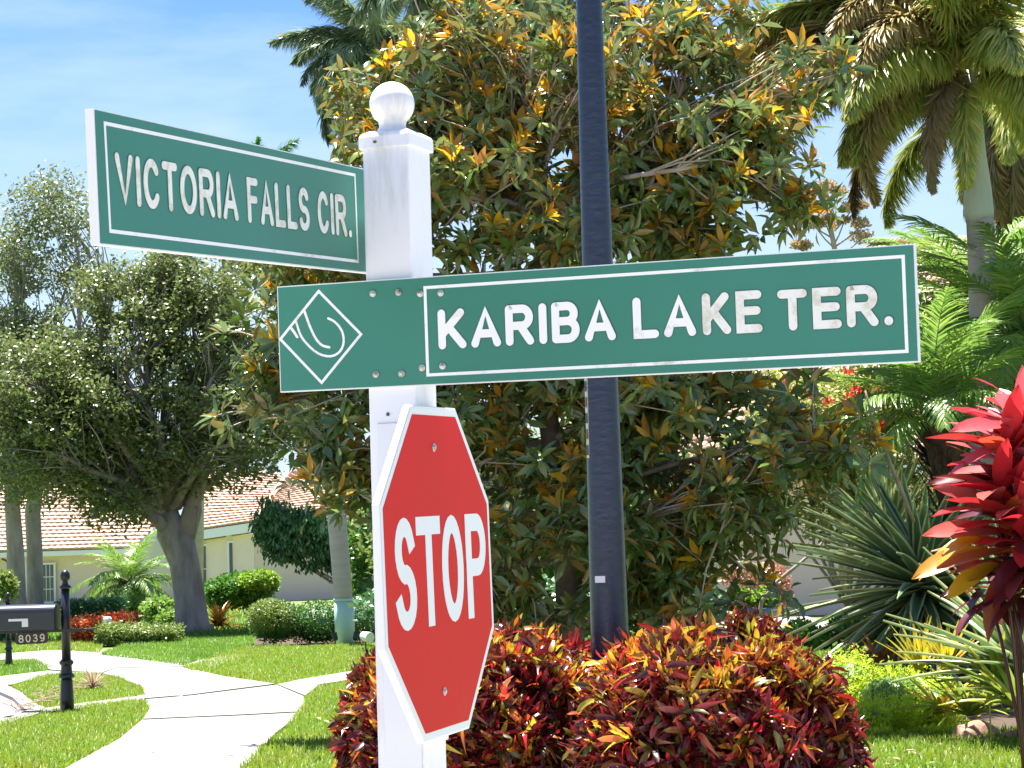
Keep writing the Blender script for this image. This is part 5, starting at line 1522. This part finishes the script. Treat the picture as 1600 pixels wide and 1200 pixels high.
for (x0, y0, x1, y1, key) in ((1545, 862, 1424, 868, 'ti_gold'), (1540, 840, 1440, 842, 'ti_gold'), (1565, 800, 1466, 742, 'ti'), (1575, 840, 1452, 796, 'ti'), (1560, 880, 1476, 910, 'ti_gold'), (1590, 670, 1492, 640, 'ti_pink'), (1600, 700, 1500, 672, 'ti_pink')):
    p0, p1 = at(x0, y0, D - .1), at(x1, y1, D - .3); v = p1 - p0
    place(tm[key][int(x0) % 3], 'leaf', ti, p0, frames(v[None], np.array([[.2, -.5, 1.0]]))[0], np.linalg.norm(v))
# ferns, bromeliads, rock
D = 18.6
fe = empty('foxtail_fern', gnd(1400, 1140), 'feathery lime green fern mass behind the lower right lawn', 'fern')
def plume(parent, c, n, Lg, mat, name='plumes', T=None):
    P, Dr = [], []
    for i in range(n):
        a = rng.random() * 2 * pi; ee = rng.uniform(.15, 1.4)
        dv = np.array([cos(a) * cos(ee), sin(a) * cos(ee), sin(ee)])
        l = Lg * rng.uniform(.6, 1.1)
        m = 70
        t = rng.random(m)
        pts = c + dv * (t[:, None] * l) + np.array([0, 0, -1]) * (t[:, None] ** 2) * l * .30
        P.append(pts); r = norm(np.cross(dv, rng.normal(size=(m, 3)))); Dr.append(r + dv * .7)
    P = np.vstack(P); Dr = np.vstack(Dr)
    k = P[:, 2] > .0
    return P[k], Dr[k]
Ps, Ds = [], []
for x, y, n, lg in ((1340, 1130, 16, .34), (1375, 1110, 22, .40), (1410, 1130, 24, .38), (1440, 1095, 22, .42), (1385, 1075, 20, .38), (1330, 1085, 14, .36), (1470, 1120, 14, .34), (1350, 1050, 16, .36), (1310, 1110, 10, .26), (1300, 1060, 12, .28), (1420, 1060, 16, .36), (1350, 1112, 18, .30), (1395, 1118, 18, .30), (1435, 1122, 16, .28), (1320, 1100, 14, .30), (1370, 1020, 14, .36), (1400, 1000, 14, .36)):
    c = gnd(x, y + 22); p, q = plume(fe, c, n * 3, lg * 1.35, None); Ps.append(p); Ds.append(q)
Ps, Ds = np.vstack(Ps), np.vstack(Ds)
o = fast_mesh('plumes', [scatter(T_dia(.16), Ps, frames(Ds, random_dirs(len(Ps), 0, 1)), rng.uniform(.03, .055, len(Ps)))], L['fern'], fe); o['kind'] = 'stuff'
hedge('lime_groundcover', [(1400, 1088, 80, 46, 19.6, .45), (1330, 1070, 50, 50, 20.2, .4), (1460, 1100, 50, 34, 19.4, .35), (1370, 1120, 60, 26, 18.9, .3)], 15000, .045, L['fern'], 'bright yellow green feathery groundcover mound beside the croton bush', (1390, 1140), 'groundcover', T=T_dia(.12), clump=12, spread=.05)
def brom(px, py, d, n, Lg, w, mat, label, el=(80, 15), group='strap leaved bromeliads in the flower bed', z=None, droop=.25):
    b = at(px, py, d); n = int(n * 1.6); Lg *= 1.35; w *= 1.75
    b[2] = max(.04, b[2]) if z is None else z
    return strap_plant('bromeliad', label, 'plant', b, n, Lg, w, L[mat], el, droop, group=group, u=False, var=.35, tw=.2, fold=.3)
brom(1437, 1052, 20.5, 26, .36, .030, 'brom_yellow', 'upright bright yellow bromeliad in the middle of the flower bed', (85, 40), droop=.1)
brom(1478, 1052, 20.0, 20, .34, .030, 'brom_yellow', 'orange tipped yellow bromeliad next to the fern', (85, 45), droop=.1)
brom(1515, 1120, 18.3, 30, .40, .030, 'brom_green', 'yellow green strappy bromeliad behind the brown rock', (70, 15))
brom(1470, 1115, 18.9, 26, .34, .026, 'brom_yellow', 'spreading yellow bromeliad at the edge of the lime fern', (60, 10))
brom(1560, 1085, 17.4, 22, .40, .045, 'brom_green', 'broad leaved green bromeliad above the brown rock', (75, 20))
brom(1372, 1040, 21.5, 24, .30, .028, 'copper', 'dull pink and orange bromeliad behind the lime fern', (70, 10))
brom(1590, 1105, 16.8, 20, .38, .035, 'agave_bright' if False else 'brom_green', 'arching bromeliad at the right edge beside the rock', (60, 10))
fl_ = at(1546, 1098, 17.0)
pf_ = strap_plant('pink_flower_plant', 'small pink bloom standing in front of the brown rock', 'flower', fl_, 9, .075, .03, L['ti_pink'], (85, 35), .2, u=False, stem_h=.0)
mb = MB(); mb.tube(np.array([(fl_[0], fl_[1], 0), fl_]), .006, 6); mb.build('stem', L['brom_green'], pf_)
def rock(px, py, d, rx, ry, rz, label):
    c = at(px, py, d); c[2] = rz * .35
    V_, F_ = [], []
    nu, nv = 20, 12
    ph = rng.random(6) * 6
    for j in range(nv + 1):
        for i in range(nu):
            a, b = 2 * pi * i / nu, pi * j / nv
            v = np.array([sin(b) * cos(a), sin(b) * sin(a), cos(b)])
            r = 1 + .10 * sin(3 * v[0] + ph[0]) * cos(4 * v[1] + ph[1]) + .07 * sin(7 * v[2] + 5 * v[0] + ph[2]) + rng.normal() * .018
            V_.append(c + v * r * np.array([rx, ry, rz]))
    F_ = [(j * nu + i, j * nu + (i + 1) % nu, (j + 1) * nu + (i + 1) % nu, (j + 1) * nu + i) for j in range(nv) for i in range(nu)]
    mb = MB(); mb.add(V_, F_); o = mb.build('garden_rock', M['rock'], smooth=True, base=(c[0], c[1], 0))
    tag(o, label, 'rock', 'brown rocks edging the flower bed')
rock(1525, 1145, 17.9, .19, .15, .12, 'larger rounded brown rock at the front of the flower bed')
rock(1583, 1150, 17.7, .11, .10, .08, 'smaller flat brown rock at the right of the larger one')
rock(1450, 1140, 18.6, .10, .08, .05, 'low brown rock half hidden by the lime fern')
rock(1302, 985, 30, .22, .12, .08, 'pale stone on the turf behind the croton bush') 
# potted plant with bare frangipani twigs
D = 34
g = at(1178, 965, D); g[2] = 0
zt2 = at(1178, 950, D)[2]
pt_ = empty('potted_plant', g, 'blue pot with lime green foliage standing before the pinkish wall', 'potted plant')
zb2 = at(1178, 985, D)[2]
mb = MB(); mb.lathe((g[0], D, 0), [(.15, 0), (.19, .05), (.28, zt2 * .6), (.31, zt2 - .05), (.33, zt2), (.30, zt2)], 24); mb.build('pot', M['pot'], pt_, smooth=True)
P = blobs([(1150, 935, 22, 18, D, .25), (1196, 935, 22, 18, D, .25), (1172, 940, 24, 12, D, .25)], 1500)
cloud(pt_, P, T_small(.4), L['shrub_lime'], .075, zr=(-.3, 1))
fp = empty('bare_branched_shrub', g + np.array([0, .5, 0]), 'thin grey bare branches rising behind the lime potted plant', 'shrub')
mb = MB()
D = 33
for pts, r in (([(1183, 990), (1190, 940), (1215, 908), (1250, 880), (1282, 852), (1300, 825)], .035), ([(1188, 935), (1165, 905), (1146, 868), (1140, 842)], .018), ([(1165, 905), (1172, 880), (1168, 845)], .012), ([(1260, 873), (1262, 850), (1275, 830)], .014)):
    mb.tube(np.array([at(x, y, D) for x, y in pts]), np.linspace(r, r * .45, len(pts)), 8)
mb.build('branch', M['bark'], fp, smooth=True)['kind'] = 'stuff'
hedge('copper_shrub', [(1190, 905, 46, 28, 40, .6), (1215, 925, 26, 30, 40, .5), (1145, 900, 26, 20, 40, .5)], 2600, .07, L['copper'], 'copper red shrub against the pinkish wall', (1190, 965), 'shrub', core=False)
hedge('low_green_shrub', [(1340, 985, 50, 26, 26, .5), (1280, 1000, 30, 18, 26, .4), (1250, 990, 26, 22, 26, .4)], 2600, .07, L['shrub_green'], 'low bright green groundcover shrub below the dark spiky blades', (1330, 1010), 'shrub')
hedge('low_green_shrub', [(1560, 990, 60, 40, 27, .6), (1480, 1000, 60, 30, 27, .5)], 3000, .07, L['hedge_dark'], 'dark green groundcover shrub behind the striped blades', (1540, 1030), 'shrub')
# flowering shrub with red blooms
D = 27
g = at(1290, 1060, D); g[2] = 0
fs_ = empty('flowering_shrub', g, 'loose yellow green shrub dotted with small red flowers, under the KARIBA sign', 'shrub')
P = blobs([(1280, 670, 110, 80, D, 1.0), (1200, 690, 80, 90, D, .9), (1350, 720, 70, 80, D, .8), (1390, 640, 60, 60, D, .8), (1440, 760, 50, 60, D, .6, 1500), (1290, 790, 90, 60, D, .8, 3000), (1480, 560, 80, 60, D + 1, .8, 2500), (1530, 660, 60, 60, D + 1, .8, 4500), (1570, 560, 60, 70, D + 1, .8, 4500), (1560, 760, 60, 60, D, .8, 3500), (1230, 600, 60, 34, D, .7, 2600), (1340, 595, 60, 34, D, .7, 2600), (1420, 560, 40, 40, D, .7, 2000)], 21000, 7, .06)
P = drop(P, [(1160, 640, 26, 22), (1190, 600, 20, 14), (1195, 740, 14, 12)], .2)
cloud(fs_, P, T_small(.25), L['palm_yellow'], .085, zr=(-.5, 1))
P2 = P[rng.choice(len(P), 3000, replace=False)]
cloud(fs_, P2 + rng.normal(size=P2.shape) * .05, T_small(.25), L['shrub_green'], .085, zr=(-.5, 1))
limbs(fs_, np.array([g + np.array([0, 0, .3]), g + np.array([.3, 0, .8])]), P, 12, .022, M['bark_light'], r_end=.008, twig_r=.003)
fm = None
for x, y in ((1232, 604), (1225, 592), (1275, 578), (1326, 583), (1337, 608), (1330, 618), (1215, 632), (1270, 616), (1203, 656), (1227, 665), (1327, 668), (1350, 684), (1365, 695), (1378, 666), (1364, 731), (1222, 715), (1232, 705), (1152, 722), (1277, 757), (1375, 608), (1295, 630), (1245, 640), (1310, 645)):
    c = at(x, y, D - .9 + rng.normal() * .15)
    m_ = 26
    P3 = c + rng.normal(size=(m_, 3)) * .028
    o = fast_mesh('flower_cluster', [scatter(T_small(.45), P3, frames(random_dirs(m_, -.2, 1), random_dirs(m_)), rng.uniform(.035, .06, m_))], L['red_flower'], fs_)
# agave bloom stalk
D = 36
g = at(1310, 1000, D); g[2] = 0
ab = empty('agave_bloom_stalk', g, 'tall agave flower stalk with tan seed heads above the KARIBA sign', 'plant')
mb = MB(); mb.tube(np.array([at(x, y, D) for x, y in ((1318, 940), (1312, 700), (1306, 400), (1296, 345), (1288, 290))]), [.07, .06, .045, .035, .02], 8)
puffs = [(1256, 338, 14), (1275, 352, 15), (1290, 345, 16), (1330, 325, 17), (1310, 300, 15), (1345, 322, 14), (1268, 300, 13), (1300, 372, 0), (1256, 384, 15), (1345, 370, 22), (1290, 290, 18), (1345, 350, 16), (1318, 345, 12), (1247, 384, 12)]
for x, y, r in puffs:
    yy = y + 36 if y < 372 else 395
    xs = 1304 if yy > 360 else 1297
    mb.tube(np.array([at(xs, yy, D), at((x + xs) / 2, y + 22, D), at(x, y + 4, D)]), [.016, .013, .01], 5)
mb.build('stalk', M['bark_light'], ab, smooth=True)
for x, y, r in puffs:
    if not r: continue
    m_ = 260; k = D / F_PX
    v = norm(rng.normal(size=(m_, 3))) * (rng.random(m_) ** .4)[:, None]
    P3 = at(x, y, D) + v * np.array([r * k, r * k, r * k * .55])
    o = fast_mesh('seed_head', [scatter(T_small(.3), P3, frames(random_dirs(m_, .0, 1), random_dirs(m_)), rng.uniform(.04, .075, m_))], L['tan_puff'], ab)

# litter: a few fallen magnolia leaves on the lawns and the walk
def litter(px_box, n, label):
    P = np.array([gnd(rng.uniform(px_box[0], px_box[2]), rng.uniform(px_box[1], px_box[3]), .07) for _ in range(n)])
    o = fast_mesh('fallen_leaves', [scatter(T_leaf(.2, .05, .1), P, frames(random_dirs(n, -.15, .15), np.tile([0, 0, 1.0], (n, 1))), rng.uniform(.06, .13, n))], L['dry'])
    tag(o, label, 'leaves', None, 'stuff')
litter((230, 1060, 470, 1195), 14, 'dry fallen leaves scattered on the pale sidewalk')
litter((490, 1080, 600, 1195), 16, 'dry fallen leaves lying in the grass by the white post')
litter((1290, 1160, 1600, 1200), 16, 'dry fallen leaves on the grass strip at lower right')
